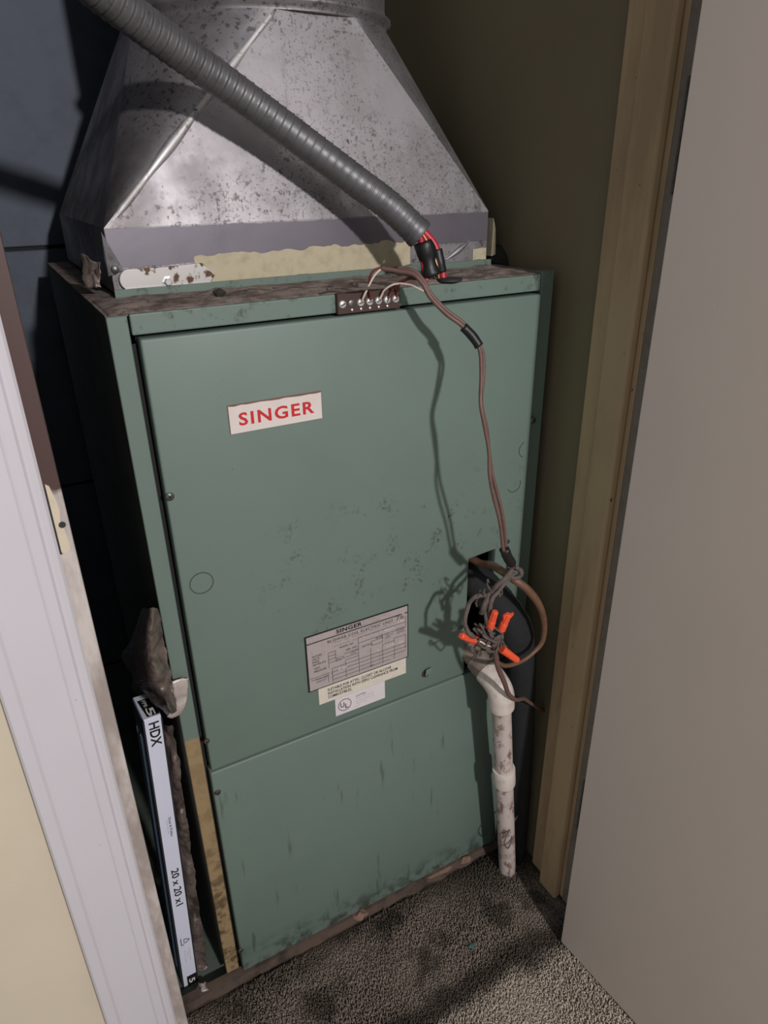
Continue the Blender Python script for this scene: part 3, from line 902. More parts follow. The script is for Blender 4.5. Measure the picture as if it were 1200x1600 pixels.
ridge(257, (dx0, dy0), 0.0060)
# round collar with a bead
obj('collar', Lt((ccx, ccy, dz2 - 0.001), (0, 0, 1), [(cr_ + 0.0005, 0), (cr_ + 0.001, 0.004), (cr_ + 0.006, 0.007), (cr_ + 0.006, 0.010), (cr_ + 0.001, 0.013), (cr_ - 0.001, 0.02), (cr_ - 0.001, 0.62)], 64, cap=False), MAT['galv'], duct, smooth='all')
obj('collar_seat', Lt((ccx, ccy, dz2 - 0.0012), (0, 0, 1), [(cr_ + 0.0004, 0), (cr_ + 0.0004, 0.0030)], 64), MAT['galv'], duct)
# aluminium tape over the seam, cream mastic below, bare tabs at the corners
def band_strip(name, xa, xb, zfa, zfb, y, mat, jag=0.0, n=60, th=0.0008, seed=0, parent=duct):
    bm = bmesh.new()
    pa, pb = [], []
    for i in range(n + 1):
        t = i / n; x = xa + (xb - xa) * t
        j1 = jag * mnoise.fractal(Vector((x * 55, seed, 0.3)), 1, 2, 4); j2 = jag * mnoise.fractal(Vector((x * 55, seed + 7, 0.3)), 1, 2, 4)
        pa.append((x, zfa(t) + j1)); pb.append((x, zfb(t) + j2))
    return obj(name, prism(pa + pb[::-1], 'Y', y - th, y), mat, parent)
zt1 = atY(300, 363, dy0).z; zt0 = atY(300, 408, dy0).z
band_strip('aluminium_tape', dx0 + 0.0005, dx1 - 0.001, lambda t: zt0 - 0.002 + 0.003 * t, lambda t: dz1 - 0.0015, dy0 - 0.0002, MAT['tape'], 0.0012, seed=1)
band_strip('mastic', atY(305, 420, dy0).x, atY(640, 410, dy0).x, lambda t: dz0 + 0.002, lambda t: zt0 + 0.003 * t + 0.004, dy0 - 0.0004, MAT['mastic'], 0.004, seed=3)
band_strip('mastic', atY(738, 400, dy0).x, dx1 - 0.001, lambda t: dz0 + 0.003, lambda t: dz0 + 0.016, dy0 - 0.0004, MAT['mastic'], 0.002, 20, seed=5)
# rusty rounded tab at the left foot
tabp = []
x0_, z0_ = dx0 + 0.006, dz0 - 0.001
for t in np.linspace(math.pi * 1.5, math.pi * 0.5, 14): tabp.append((x0_ + 0.010 + 0.0105 * math.cos(t), z0_ + 0.0125 + 0.0105 * math.sin(t)))
tabp += [(x0_ + 0.045, z0_ + 0.0225), (x0_ + 0.085, z0_ + 0.024), (x0_ + 0.098, z0_ + 0.012), (x0_ + 0.090, z0_ + 0.002)]
obj('foot_tab', prism(tabp, 'Y', dy0 - 0.0045, dy0 - 0.0008, 0.0008, 2), MAT['tab'], duct, label='rust-spotted bare metal tab')
hs = atY(262, 440, dy0 - 0.0045)
hx = bmesh.new(); lathe(hx, (hs.x, dy0 - 0.0043, hs.z), (0, -1, 0), [(0.0062, 0), (0.0060, 0.0008), (0.0040, 0.001), (0.0038, 0.0045), (0.003, 0.005)], 6)
obj('hex_screw', hx, MAT['screw_bright'], duct)
# folded triangular corner flap
fpts = [atY(158, 362, dy0 - 0.003), atY(193, 422, dy0 - 0.006), atY(170, 432, dy0 - 0.004), atY(163, 405, dy0 - 0.003)]
fb = bmesh.new(); vs1 = [fb.verts.new(q) for q in fpts]; fb.faces.new(vs1)
bmesh.ops.solidify(fb, geom=fb.faces[:], thickness=0.0015)
obj('corner_flap', fb, MAT['galv_clean'], duct)
q = atY(180, 421, dy0 - 0.006)
obj('rivet', Lt((q.x, q.y, q.z), (0, -1, 0), [(0.004, -0.001), (0.0038, 0.001), (0.0015, 0.0022)], 14), MAT['screw'], duct, smooth=True)
q = atY(768, 385, dy0)
obj('corner_flap', prism([(q.x - 0.001, q.z - 0.012), (q.x + 0.006, q.z - 0.010), (q.x + 0.004, q.z + 0.022), (q.x, q.z + 0.034)], 'Y', dy0 - 0.002, dy0 + 0.012, 0.0005, 1), MAT['mastic'], duct)
# dent ridge near the right foot
q0, q1 = atY(694, 408, dy0), atY(736, 374, dy0)
rg = bmesh.new(); tube(rg, spline([q0, q0.lerp(q1, .5) + Vector((0, -0.001, 0)), q1], 6), lambda t: 0.0036 * math.sin(math.pi * min(max(t, .02), .98)) + 0.0002, 8)
obj('dent_ridge', rg, MAT['galv_clean'], duct, smooth='all')

# ------------------------------------------------------------------ flexible conduit
cp = [atY(60, -105, 0.0), atY(120, -45, 0.025), atY(190, 12, 0.045), atY(258, 63, 0.062), atY(330, 115, 0.075), atY(405, 170, 0.080), atY(480, 226, 0.076), atY(555, 282, 0.064), atY(612, 325, 0.050), atY(655, 366, 0.036)]
cpath = spline(cp, 26)
# resample evenly
acc = [0.0]
for a, b in zip(cpath[:-1], cpath[1:]): acc.append(acc[-1] + (b - a).length)
pitch = 0.0092
per = 8
nn = int(acc[-1] / pitch * per)
ev = []
j = 0
for k in range(nn + 1):
    s = acc[-1] * k / nn
    while j < len(acc) - 2 and acc[j + 1] < s: j += 1
    t = (s - acc[j]) / max(acc[j + 1] - acc[j], 1e-9)
    ev.append(cpath[j].lerp(cpath[j + 1], t))
ctop = thing('flexible_conduit', ev[-1], 'grey ribbed flexible metal conduit crossing in front of the duct', 'conduit')
RC = 0.0158
profr = [0.0, 0.55, 0.62, 0.66, 0.70, 0.74, 0.80, 1.35]
cnt = [0]
def ribr(f):
    k = int(round(f * nn)) % per
    return RC * (0.935 + 0.065 * profr[k])
obj('ribbed_sleeve', tube(bmesh.new(), ev, ribr, 28, cap=False), MAT['conduit'], ctop, smooth='all')
ax = (ev[-1] - ev[-9]).normalized()
obj('end_collar', Lt(ev[-1] - ax * 0.004, ax, [(RC * 1.02, 0), (RC * 1.03, 0.004), (RC * 0.98, 0.006), (RC * 0.86, 0.0065), (RC * 0.84, 0.001)], 28, cap=False), MAT['conduit'], ctop, smooth=True)
obj('dark_bore', Lt(ev[-1] - ax * 0.006, ax, [(RC * 0.86, 0), (RC * 0.86, 0.003)], 24), MAT['screw_slot'], ctop)

# power wires leaving the conduit into the cabinet top
pw = thing('power_cable', Vector((hp.x, hp.y, FT)), 'red power wires and copper ground wrapped in black tape below the conduit', 'cable')
e = ev[-1]
obj('red_wire', T([e + Vector((0.004, 0, 0.004)), atY(676, 378, 0.030), atY(684, 395, 0.026), atY(689, 415, 0.024), atY(692, 432, 0.022), atY(693, 445, 0.020)], 0.0042, 12), MAT['wire_red'], pw, smooth='all')
obj('red_wire', T([e, atY(661, 390, 0.030), atY(662, 410, 0.026), atY(665, 430, 0.024), atY(667, 445, 0.022)], 0.0036, 12), MAT['wire_red'], pw, smooth='all')
obj('ground_wire', T([e + Vector((0.001, -0.003, 0.002)), atY(670, 382, 0.027), atY(678, 400, 0.022), atY(684, 420, 0.019), atY(686, 443, 0.018)], 0.0016, 8), MAT['copper'], pw, smooth='all')
tb = bmesh.new()
tube(tb, spline([atY(661, 378, 0.028), atY(667, 398, 0.026), atY(671, 418, 0.0245), atY(674, 430, 0.024)], 8), lambda t: 0.0098 + 0.0012 * math.sin(t * 9), 18, wob=0.08)
obj('tape_wrap', tb, MAT['tape_black'], pw, label='black electrical tape wrap', smooth='all')
tb2 = bmesh.new(); tube(tb2, spline([atY(683, 390, 0.026), atY(687, 408, 0.023), atY(690, 425, 0.022)], 6), 0.0056, 12, wob=0.08)
obj('tape_wrap', tb2, MAT['tape_black'], pw, smooth='all')

# ------------------------------------------------------------------ thermostat cable
ts = thing('thermostat_cable', tsx[3] + Vector((0, 0, 0)), 'thin brown thermostat cable hanging from the terminal strip to the wire knot', 'cable')
trunk = [atY(596, 419, -0.012), atY(620, 423, -0.022), atY(645, 428, -0.034), atY(660, 443, -0.042), atY(673, 465, -0.048), atY(697, 490, -0.058), atY(720, 507, -0.066), atY(738, 525, -0.072)]
obj('sheath', T(trunk, 0.0024, 10, 10, 0.06), MAT['cable'], ts, smooth='all')
obj('sheath', T([p + Vector((0.0030, 0.0035, 0.0024)) for p in trunk[1:]], 0.0021, 10, 10, 0.06, 3), MAT['cable'], ts, smooth='all')
obj('tape_wrap', T([atY(724, 511, -0.067), atY(738, 525, -0.072), atY(749, 541, -0.077)], 0.0048, 14, 6, 0.1), MAT['tape_black'], ts, smooth='all')
hangA = [atY(746, 537, -0.076), atY(751, 555, -0.082), atY(752, 590, -0.091), atY(751, 630, -0.100), atY(757, 665, -0.105), atY(764, 705, -0.109), atY(765, 740, -0.112), atY(771, 775, -0.114), atY(781, 815, -0.115), atY(786, 855, -0.114), atY(790, 872, -0.112)]
hangB = [atY(749, 538, -0.074), atY(755, 556, -0.080), atY(755, 590, -0.089), atY(752, 630, -0.098), atY(760, 668, -0.103), atY(764, 705, -0.106), atY(769, 740, -0.109), atY(778, 775, -0.111), atY(786, 810, -0.112), atY(790, 850, -0.111), atY(793, 872, -0.110)]
obj('sheath', T(hangA, 0.0020, 10, 10, 0.05), MAT['cable'], ts, smooth='all')
obj('sheath', T(hangB, 0.0021, 10, 10, 0.05, 5), MAT['cable'], ts, smooth='all')
obj('tape_wrap', T([atY(788, 858, -0.113), atY(792, 868, -0.112), atY(799, 880, -0.108)], 0.0058, 12, 6, 0.15), MAT['tape_black'], ts, smooth='all')
def lead(k, pts, r, mat):
    obj('lead', T([tsx[k] + Vector((0, -0.0015, 0.002))] + pts, r, 8), MAT[mat], ts, smooth='all')
lead(2, [atY(569, 462, -0.006), atY(577, 445, -0.008), atY(584, 432, -0.010), atY(592, 423, -0.012), atY(598, 419, -0.013)], 0.0011, 'wire_white')
lead(3, [atY(578, 455, -0.004), atY(577, 440, -0.006), atY(580, 428, -0.009), atY(587, 421, -0.011), atY(597, 418, -0.013)], 0.0012, 'wire_dark_red')
lead(4, [atY(597, 460, -0.005), atY(600, 454, -0.008), atY(611, 446, -0.014), atY(624, 443, -0.020), atY(640, 445, -0.030), atY(650, 449, -0.037), atY(662, 455, -0.044)], 0.0011, 'wire_white')
lead(5, [atY(612, 455, -0.004), atY(618, 445, -0.010), atY(632, 437, -0.020), atY(648, 433, -0.032), atY(660, 440, -0.041)], 0.0011, 'wire_dark_red')
lead(6, [atY(621, 452, -0.004), atY(626, 443, -0.012), atY(640, 436, -0.024), atY(655, 437, -0.038)], 0.0010, 'wire_dark_red')

# loose dirty wire end lying in the dust
tag(obj('wire_scrap', T([atZ(512, 452, FT + 0.008), atZ(530, 449, FT + 0.007), atZ(550, 452, FT + 0.006), atZ(575, 450, FT + 0.006), atZ(600, 447, FT + 0.006)], 0.0014, 8, 8, 0.2), MAT['wire_dusty'], smooth='all'),
    'dusty wire end lying on the cabinet top behind the terminal strip', 'wire')

# ------------------------------------------------------------------ pipes in the notch
suction = [(0.414, 0.09, 0.575), (0.416, 0.055, 0.572), (0.419, 0.02, 0.562), (0.432, -0.012, 0.542), (0.450, -0.030, 0.510), (0.462, -0.036, 0.470), (0.472, -0.036, 0.41), (0.484, -0.033, 0.30), (0.492, -0.030, 0.18), (0.496, -0.029, 0.06), (0.497, -0.029, 0.006)]
fo = tag(obj('insulated_pipe', T(suction, lambda t: 0.0205 if t < .1 else 0.0245 - 0.0045 * min(1, max(0, (t - .45) / .2)), 20, 10, 0.05), MAT['foam'], smooth='all', origin=(0.497, -0.03, 0.006)),
         'black foam-covered refrigerant pipe bending out of the notch and down', 'pipe')
pvc = thing('drain_pipe', (0.4705, -0.0475, 0.0), 'stained white plastic drain pipe with elbow dropping beside the furnace', 'pipe')
foot = Vector((0.4685, -0.049, 0.003))
topv = atY(783, 1092, -0.062)
axp = (topv - foot).normalized()
rP = 0.0138
obj('pipe', tube(bmesh.new(), [foot, foot.lerp(topv, .25), foot.lerp(topv, .5), foot.lerp(topv, .75), topv], rP, 24), MAT['pvc'], pvc, smooth=True)
cpl = foot + axp * (topv - foot).length * 0.565
obj('coupling', Lt(cpl, axp, [(rP, 0), (rP + 0.0030, 0), (rP + 0.0034, 0.002), (rP + 0.0034, 0.032), (rP + 0.0028, 0.034), (rP, 0.034)], 28), MAT['pvc_clean'], pvc, smooth=True)
elb_c = topv + axp * 0.004
st_end = Vector((0.408, 0.012, 0.450))
stub_dir = (st_end - (elb_c + Vector((0, 0, 0.014)))).normalized()
eb = bmesh.new()
elpath = [topv - axp * 0.014, topv - axp * 0.002, topv + axp * 0.010, topv + axp * 0.018 + stub_dir * 0.005, topv + axp * 0.022 + stub_dir * 0.016, topv + axp * 0.0225 + stub_dir * 0.030]
tube(eb, spline(elpath, 6), lambda t: rP + 0.0046, 26)
obj('elbow', eb, MAT['pvc_clean'], pvc, smooth=True)
e1 = topv + axp * 0.0225 + stub_dir * 0.024
obj('stub', tube(bmesh.new(), [e1, e1 + stub_dir * 0.03, e1 + stub_dir * 0.075], rP + 0.0012, 22), MAT['pvc_dirty'], pvc, smooth=True)
obj('stub', tube(bmesh.new(), [e1 - stub_dir * 0.002, e1 + stub_dir * 0.012, e1 + stub_dir * 0.028], rP + 0.0036, 22), MAT['pvc_dirty'], pvc, smooth=True, label='dust-caked pipe socket')
obj('green_strip', B((0.4365, -0.003, 0.30), (0.4395, 0.0, 0.40)), MAT['green'], lower)  # narrow raised green strip on the lower door

# ------------------------------------------------------------------ cables and wire tangle
tag(obj('supply_cable', T([(0.405, 0.03, 0.600), atY(750, 880, -0.004), atY(768, 883, -0.030), atY(785, 893, -0.055), atY(803, 905, -0.075), atY(825, 922, -0.085), atY(842, 945, -0.088), atY(850, 972, -0.085), atY(848, 1000, -0.08), atY(835, 1018, -0.078), atY(815, 1033, -0.078), atY(792, 1040, -0.08), atY(778, 1036, -0.085)],
                         lambda t: 0.0052 if t < .45 else 0.0052 - 0.0022 * min(1, (t - .45) / .3), 12, 10, 0.08), MAT['cable_thick'], smooth='all'),
    'thick tan-brown cable looping right from the notch past the wire nuts', 'cable')
tag(obj('control_cable', T([atY(772, 1000, -0.098), atY(774, 1022, -0.096), atY(779, 1045, -0.094), atY(788, 1066, -0.092), atY(795, 1085, -0.088), atY(806, 1093, -0.082), atY(818, 1092, -0.074), atY(828, 1098, -0.064), atY(840, 1106, -0.05), atY(856, 1114, -0.03)], lambda t: 0.0038 - 0.0014 * t, 10, 10, 0.12), MAT['cable'], smooth='all'),
    'brown cable draping down across the white pipe elbow', 'cable')
tag(obj('loose_wire', T([atY(808, 1275, -0.05), atY(800, 1290, -0.062), atY(792, 1305, -0.072), atY(788, 1318, -0.075), atY(794, 1325, -0.074), atY(799, 1312, -0.068), atY(800, 1295, -0.062), atY(804, 1278, -0.052)], 0.0011, 8), MAT['wire_dusty'], smooth='all'),
    'thin dark wire loop hanging against the lower drain pipe', 'wire')
tang = thing('wire_tangle', atY(765, 1000, -0.095), 'knot of dust-coated control wires hanging at the notch', 'wires')
Yt = -0.095
runs = [
    ([(800, 890), (790, 903), (776, 915), (764, 928), (757, 945), (752, 958)], .0026),
    ([(803, 895), (792, 908), (780, 922), (768, 938), (765, 955), (762, 972)], .0022),
    ([(758, 930), (744, 932), (734, 942), (728, 960), (727, 976), (735, 992), (748, 1000), (760, 1004)], .0022),
    ([(790, 870), (796, 880), (803, 888), (812, 890), (814, 898), (806, 903), (797, 900)], .0024),
    ([(797, 880), (794, 890), (800, 902), (810, 902), (814, 892), (806, 886)], .0022),
    ([(762, 938), (758, 955), (762, 975), (768, 990), (771, 1004)], .0020),
    ([(764, 980), (766, 990), (772, 998), (782, 992), (784, 984)], .0020),
    ([(744, 1002), (752, 1003), (760, 1008), (768, 1010)], .0014),
    ([(770, 1008), (778, 1012), (786, 1015)], .0018),
    ([(736, 990), (745, 1004), (758, 1012), (772, 1016), (780, 1010)], .0022),
    ([(778, 985), (784, 994), (782, 1003), (772, 1010), (764, 1004)], .0022),
    ([(760, 975), (754, 985), (760, 996), (770, 1000), (778, 1000)], .0024),
]
for i, (pp_, r) in enumerate(runs):
    pts = [atY(u, v, Yt + 0.014 * mnoise.noise(Vector((u * .05, v * .05, i)))) for u, v in pp_]
    obj('wire', T(pts, r * (1.0 if i == 7 else 1.2), 8, 8, 0.4, i), MAT['wire_white' if i == 7 else 'wire_dusty'], tang, smooth='all')
for i in range(15):
    u, v = random.uniform(745, 785), random.uniform(975, 1018)
    pts = [atY(u + random.uniform(-14, 14), v + random.uniform(-12, 12), Yt + random.uniform(-.012, .012)) for _ in range(5)]
    obj('wire', T(pts, random.uniform(.0010, .0019), 7, 7, 0.4, i + 30), MAT['wire_dusty'], tang, smooth='all')
for i in range(5):
    u, v = random.uniform(748, 775), random.uniform(912, 960)
    pts = [atY(u + random.uniform(-12, 12), v + random.uniform(-14, 14), Yt + random.uniform(-.004, .02)) for _ in range(5)]
    obj('wire', T(pts, random.uniform(.0008, .0013), 7, 7, 0.4, i + 60), MAT['wire_dusty'], tang, smooth='all')

def wire_nut(a, b, Y0, label, wings=False):
    A, Bp = atY(a[0], a[1], Y0), atY(b[0], b[1], Y0 + 0.006)       # A closed tip, Bp open skirt
    L_ = (Bp - A).length; axn = (Bp - A).normalized()
    R0 = 0.0052
    t = thing('wire_nut', A, label, 'wire nut', 'orange wire nuts in the wire knot')
    bm = bmesh.new()
    u_, v_, w_ = frame_of(axn)
    n = 36
    prof = [(0.55, 0.0), (0.74, 0.03), (0.80, 0.08), (0.88, 0.55), (0.95, 0.60), (1.02, 0.97), (1.0, 1.0), (0.8, 1.0)]
    rings = []
    for r, h in prof:
        rg_ = []
        for k in range(n):
            an = 2 * math.pi * k / n
            f = R0 * r * (1 - (0.11 if (k % 4 in (0, 1)) and 0.06 < h < 0.6 else 0))
            rg_.append(bm.verts.new(A + w_ * (h * L_) + (u_ * math.cos(an) + v_ * math.sin(an)) * f))
        rings.append(rg_)
    for i in range(len(rings) - 1):
        for k in range(n): bm.faces.new((rings[i][k], rings[i][(k + 1) % n], rings[i + 1][(k + 1) % n], rings[i + 1][k]))
    bm.faces.new(rings[0][::-1]); bm.faces.new(rings[-1])
    obj('ribbed_cap', bm, MAT['nut'], t)
    if wings:
        wb_ = bmesh.new()
        sd = w_.cross(Vector((0, 1, 0))).normalized()
        for s in (-1, 1):
            pts = [A + w_ * L_ * .05 + sd * s * R0 * .5, A - w_ * L_ * .05 + sd * s * R0 * 1.25, A + w_ * L_ * .10 + sd * s * R0 * 1.5, A + w_ * L_ * .45 + sd * s * R0 * .7]
            lo_ = [wb_.verts.new(p + Vector((0, -.0011, 0))) for p in pts]; hi_ = [wb_.verts.new(p + Vector((0, .0011, 0))) for p in pts]
            wb_.faces.new(lo_); wb_.faces.new(hi_[::-1])
            for i in range(4): wb_.faces.new((lo_[i], hi_[i], hi_[(i + 1) % 4], lo_[(i + 1) % 4]))
        obj('wing', wb_, MAT['nut'], t)
    return t
wire_nut((774, 955), (765, 981), -0.106, 'orange wire nut pointing up, left of the upper pair')
wire_nut((795, 959), (783, 984), -0.104, 'winged orange wire nut, right of the upper pair', True)
wire_nut((720, 993), (745, 1001), -0.100, 'orange wire nut pointing left over the green panel')
wire_nut((809, 1032), (784, 1014), -0.106, 'lowest orange wire nut, pointing down to the right')

# ------------------------------------------------------------------ air filter beside the furnace
fb0 = Vector((-0.0595, 0.034, 0.001)); ft0 = Vector((-0.0365, 0.040, 0.494))      # lower-left and upper-left front edge
up = (ft0 - fb0).normalized(); HF = 0.4945; wd = 0.0200
rt = Vector((1, 0, 0)); rt = (rt - up * rt.dot(up)).normalized()
rt = (Vector((math.cos(0.06), math.sin(0.06), 0))); rt = (rt - up * rt.dot(up)).normalized()
bk = up.cross(rt); bk = -bk if bk.y < 0 else bk
flt = thing('air_filter', fb0 + rt * wd / 2, 'white-edged pleated air filter standing upright left of the furnace', 'air filter')
def FP(a, h, d=0.0): return fb0 + rt * a + up * h + bk * d
def fbox(a0, a1, h0, h1, d0, d1, bev=0.0):
    bm = bmesh.new()
    v = [bm.verts.new(FP(a, h, d)) for a in (a0, a1) for d in (d0, d1) for h in (h0, h1)]
    for f in [(0, 1, 3, 2), (4, 6, 7, 5), (0, 4, 5, 1), (2, 3, 7, 6), (0, 2, 6, 4), (1, 5, 7, 3)]: bm.faces.new([v[i] for i in f])
    if bev: bmesh.ops.bevel(bm, geom=bm.edges[:], offset=bev, segments=2, affect='EDGES')
    return bm
FDp = 0.048          # depth of the packed filter edge
fr = bmesh.new()
outline = [(0.0, 0.0), (0.0, HF - .001), (0.001, HF), (FDp, HF), (FDp, 0.0)]
A_ = [fr.verts.new(FP(0, h, d)) for d, h in outline]; B_ = [fr.verts.new(FP(wd, h, d)) for d, h in outline]
fr.faces.new(A_); fr.faces.new(B_[::-1])
for i in range(5): fr.faces.new((A_[i], B_[i], B_[(i + 1) % 5], A_[(i + 1) % 5]))
frame_ = obj('card_frame', fr, MAT['filter_card'], flt)
sidep = bmesh.new()
o2 = [(0.0008, 0.0), (0.0008, HF - .002), (0.001, HF - .001), (FDp, HF - .001), (FDp, 0.0)]
A_ = [sidep.verts.new(FP(-0.0012, h, d)) for d, h in o2]; B_ = [sidep.verts.new(FP(-0.0002, h, d)) for d, h in o2]
sidep.faces.new(A_); sidep.faces.new(B_[::-1])
for i in range(5): sidep.faces.new((A_[i], B_[i], B_[(i + 1) % 5], A_[(i + 1) % 5]))
obj('side_face', sidep, MAT['filter_blue'], flt)
pm = bmesh.new()
for i in range(2):
    d = 0.010 + i * 0.0175
    v = [pm.verts.new(FP(-0.0012, 0.03, d)), pm.verts.new(FP(-0.0012, 0.46, d)), pm.verts.new(FP(-0.0035, 0.46, d + .008)), pm.verts.new(FP(-0.0035, 0.03, d + .008)), pm.verts.new(FP(-0.0012, 0.03, d + .016)), pm.verts.new(FP(-0.0012, 0.46, d + .016))]
    pm.faces.new(v[:4]); pm.faces.new((v[3], v[2], v[5], v[4]))
    pm.faces.new((v[1], v[5], v[2])); pm.faces.new((v[0], v[3], v[4]))
obj('pleated_media', pm, MAT['filter_media'], flt)
obj('edge_film', fbox(-0.0016, 0.0004, 0.0, HF - .001, -0.0006, 0.004), MAT['film'], flt)
obj('edge_film', fbox(wd - 0.0004, wd + 0.0014, 0.0, HF - 0.004, -0.0004, 0.004), MAT['film'], flt)
# print on the edge, reading downwards
ud_, vd_ = -up, rt
def ftext(s, h, a, height, width, mat='black_line', bold=0.0, d=0.0):
    text('lettering', s, MAT[mat], frame_, FP(a, h, d), ud_, vd_, height, width, bold=bold, lift=0.0005)
ftext('HDX', HF - 0.007, 0.0052, 0.0122, 0.036, bold=0.022)
ftext('Dust & Pollen', 0.332, 0.0118, 0.0034, 0.033, 'print')
ftext('------ --- ---', 0.330, 0.0088, 0.0022, 0.024, 'print')
ftext('20 x 20 x1', 0.240, 0.0060, 0.0100, 0.070, bold=0.014)
ftext('------ -----', 0.078, 0.0140, 0.0022, 0.026, 'print')
ftext('---- ---', 0.074, 0.0108, 0.0020, 0.014, 'print')
ftext('-- ---- -----', 0.078, 0.0072, 0.0022, 0.026, 'print')
tri = bmesh.new()
cen_ = FP(0.0120, 0.096, -0.0005)
P3 = [cen_ + (vd_ * math.cos(a) + ud_ * math.sin(a)) * 0.0056 for a in (0.0, 2.094, 4.189)]
for i in range(3):
    a, b = P3[i], P3[(i + 1) % 3]
    tube(tri, [a.lerp(b, .04), a.lerp(b, .84)], 0.00045, 5)
obj('recycling_mark', tri, MAT['print'], frame_)
hk = bmesh.new(); tube(hk, [FP(0.0050, 0.104, -.0005), FP(0.0050, 0.090, -.0005), FP(0.0082, 0.090, -.0005)], 0.0005, 5)
obj('arrow_mark', hk, MAT['print'], frame_)
# black rating tabs, one on the mitred corner and one at the foot
tbm = bmesh.new()
vv_ = [tbm.verts.new(FP(a, HF + .0004, d)) for a, d in ((0.0052, 0.003), (wd - .0003, 0.003), (wd - .0003, 0.038), (0.0020, 0.038))]
tbm.faces.new(vv_); bmesh.ops.solidify(tbm, geom=tbm.faces[:], thickness=0.0003)
obj('rating_tab', tbm, MAT['black_line'], frame_)
text('lettering', '5', MAT['white_print'], frame_, FP(0.0068, HF + .0006, 0.019), -bk, vd_, 0.0092, 0.0165, bold=0.02, lift=-0.0004 if (-bk).cross(vd_).dot(up) < 0 else 0.0004)
text('lettering', 'FPR', MAT['white_print'], frame_, FP(0.0062, HF + .0006, 0.035), -bk, vd_, 0.0050, 0.0140, lift=-0.0004 if (-bk).cross(vd_).dot(up) < 0 else 0.0004)
obj('rating_tab', fbox(0.0058, wd - 0.0003, 0.0, 0.020, -0.0004, 0.0002), MAT['black_line'], frame_)
ftext('5', 0.014, 0.0085, 0.0085, 0.0090, 'white_print', 0.02, -0.0006)

# ------------------------------------------------------------------ foil-faced insulation on the cabinet side
ins = thing('insulation_sheet', atX(262, 1118, -0.012), 'torn brown foil-faced insulation peeling off the lower cabinet side', 'insulation')
L_e = [(222, 950, -.010), (204, 1000, -.026), (190, 1026, -.036), (207, 1057, -.034), (206, 1078, -.031), (238, 1098, -.021), (262, 1117, -.013)]
R_e = [(247, 950, -.003), (254, 985, -.003), (260, 1020, -.003), (266, 1050, -.003), (270, 1072, -.003), (274, 1092, -.003), (277, 1110, -.003)]
M_e = [((a[0] + b[0]) / 2, (a[1] + b[1]) / 2, (a[2] + b[2]) / 2 - .006) for a, b in zip(L_e, R_e)]
sheet('facing', [[atX(*p) for p in L_e], [atX(*p) for p in M_e], [atX(*p) for p in R_e]], MAT['foil'], ins, crumple=0.0019, freq=70, sub=9, seed=2, smooth=True)
fl_pts = [[(268, 1066), (280, 1062), (295, 1060)], [(271, 1082), (283, 1078), (294, 1074)], [(272, 1098), (283, 1095), (293, 1088)], [(268, 1112), (277, 1112), (288, 1105)], [(262, 1119), (270, 1122), (282, 1118)]]
sheet('folded_corner', [[atY(u, v, 0.0 - 0.002 * (i % 2)) for u, v in r] for i, r in enumerate(fl_pts)], MAT['foil_bright'], ins, crumple=0.0016, freq=110, sub=5, seed=4, label='pale crinkled foil corner folded over the flange', smooth='all')
# crumpled facing at the foot of the duct, left rear corner
tag(sheet('facing_scrap', [[atY(128, 400, 0.15), atY(150, 405, 0.135), atY(162, 425, 0.128)], [atY(128, 425, 0.15), atY(145, 428, 0.14), atY(158, 440, 0.130)], [atY(132, 447, 0.14), atY(148, 450, 0.13), atY(160, 452, 0.126)]], MAT['foil'], crumple=0.004, freq=90, sub=6, seed=8, smooth='all'),
    'crumpled brown facing scrap at the left foot of the duct', 'insulation')
tag(sheet('insulation_scrap', [[atY(772, 380, 0.13), atY(785, 385, 0.13), atY(795, 398, 0.13)], [atY(770, 395, 0.12), atY(786, 398, 0.115), atY(800, 408, 0.12)], [atY(768, 412, 0.12), atY(785, 414, 0.11), atY(800, 416, 0.115)]], MAT['liner'], crumple=0.004, freq=80, sub=6, seed=9, smooth='all'),
    'dark insulation scrap at the right foot of the duct', 'insulation')
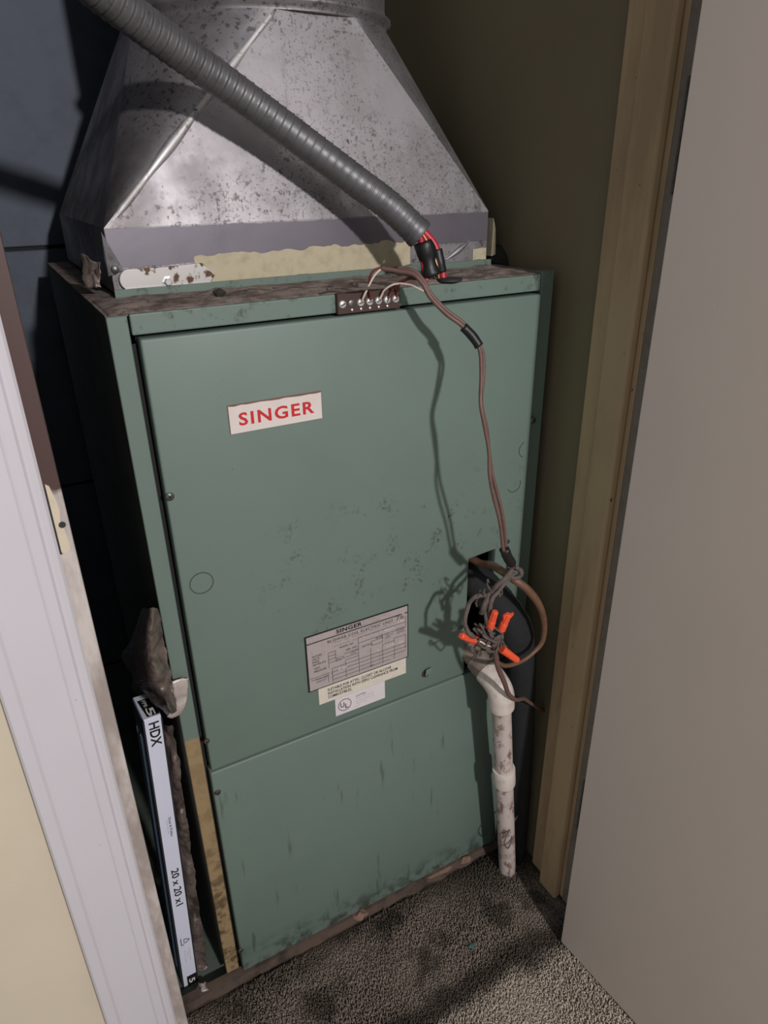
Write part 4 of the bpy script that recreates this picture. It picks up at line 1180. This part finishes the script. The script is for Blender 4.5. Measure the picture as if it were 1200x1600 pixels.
# long crumpled foil strip standing between filter and cabinet
rws = []
for k, t in enumerate(np.linspace(0, 1, 15)):
    y = 1133 + (1532 - 1133) * t
    xl = 257 + (303 - 257) * t; xr = 270 + (327 - 270) * (t ** 0.95) + 2.0 * mnoise.noise(Vector((k * .8, 0, 4)))
    if t > 0.93: xr += 4
    rws.append([atY(xl, y, 0.060), atY(xl * .55 + xr * .45, y, 0.050 + 0.006 * math.sin(k * 2.1)), atY(xr, y, 0.046)])
for r in rws:
    for p in r: p.z = max(p.z, 0.004)
tag(sheet('foil_strip', rws, MAT['foil'], crumple=0.0016, freq=95, sub=7, seed=11, smooth=True), 'long crumpled brown foil strip between the filter and the furnace', 'insulation')
tag(sheet('foil_scrap', [[atZ(308, 1540, 0.014), atZ(318, 1535, 0.020), atZ(328, 1536, 0.012)], [atZ(306, 1548, 0.010), atZ(318, 1546, 0.022), atZ(330, 1545, 0.010)], [atZ(310, 1556, 0.006), atZ(320, 1556, 0.010), atZ(332, 1552, 0.006)]], MAT['foil_bright'], crumple=0.003, freq=140, sub=5, seed=12, smooth='all'),
    'small shiny foil scrap on the floor at the filter foot', 'scrap')

# ------------------------------------------------------------------ crumbs on the carpet
def crumb(name, u, v, z, size, mat, label, cat, seed, flat=1.0):
    c = atZ(u, v, z)
    bm = bmesh.new()
    bmesh.ops.create_icosphere(bm, subdivisions=2, radius=1.0)
    for w in bm.verts:
        n = 1 + 0.45 * mnoise.noise(w.co * 1.7 + Vector((seed, 0, 0)))
        w.co = Vector((w.co.x * size[0] * n, w.co.y * size[1] * n, w.co.z * size[2] * n)) + c
    return tag(obj(name, bm, MAT[mat]), label, cat)
crumb('insulation_crumb', 562, 1430, 0.014, (0.013, 0.008, 0.007), 'chip_pink', 'pinkish crumb at the middle of the furnace base', 'debris', 1)
crumb('insulation_crumb', 728, 1343, 0.014, (0.010, 0.006, 0.006), 'chip_pink', 'small pinkish crumb by the right end of the furnace base', 'debris', 5)
crumb('paint_chip', 738, 1477, 0.014, (0.007, 0.003, 0.0012), 'chip_green', 'green paint chip lying on the carpet', 'debris', 9)
crumb('dirt_clod', 343, 457, FT + 0.006, (0.006, 0.004, 0.004), 'liner', 'dark clod in the dust left on the cabinet top', 'debris', 13)
crumb('wood_splinter', 690, 1362, 0.014, (0.030, 0.004, 0.004), 'chip_pink', 'pale splinter along the furnace base edge', 'debris', 17)
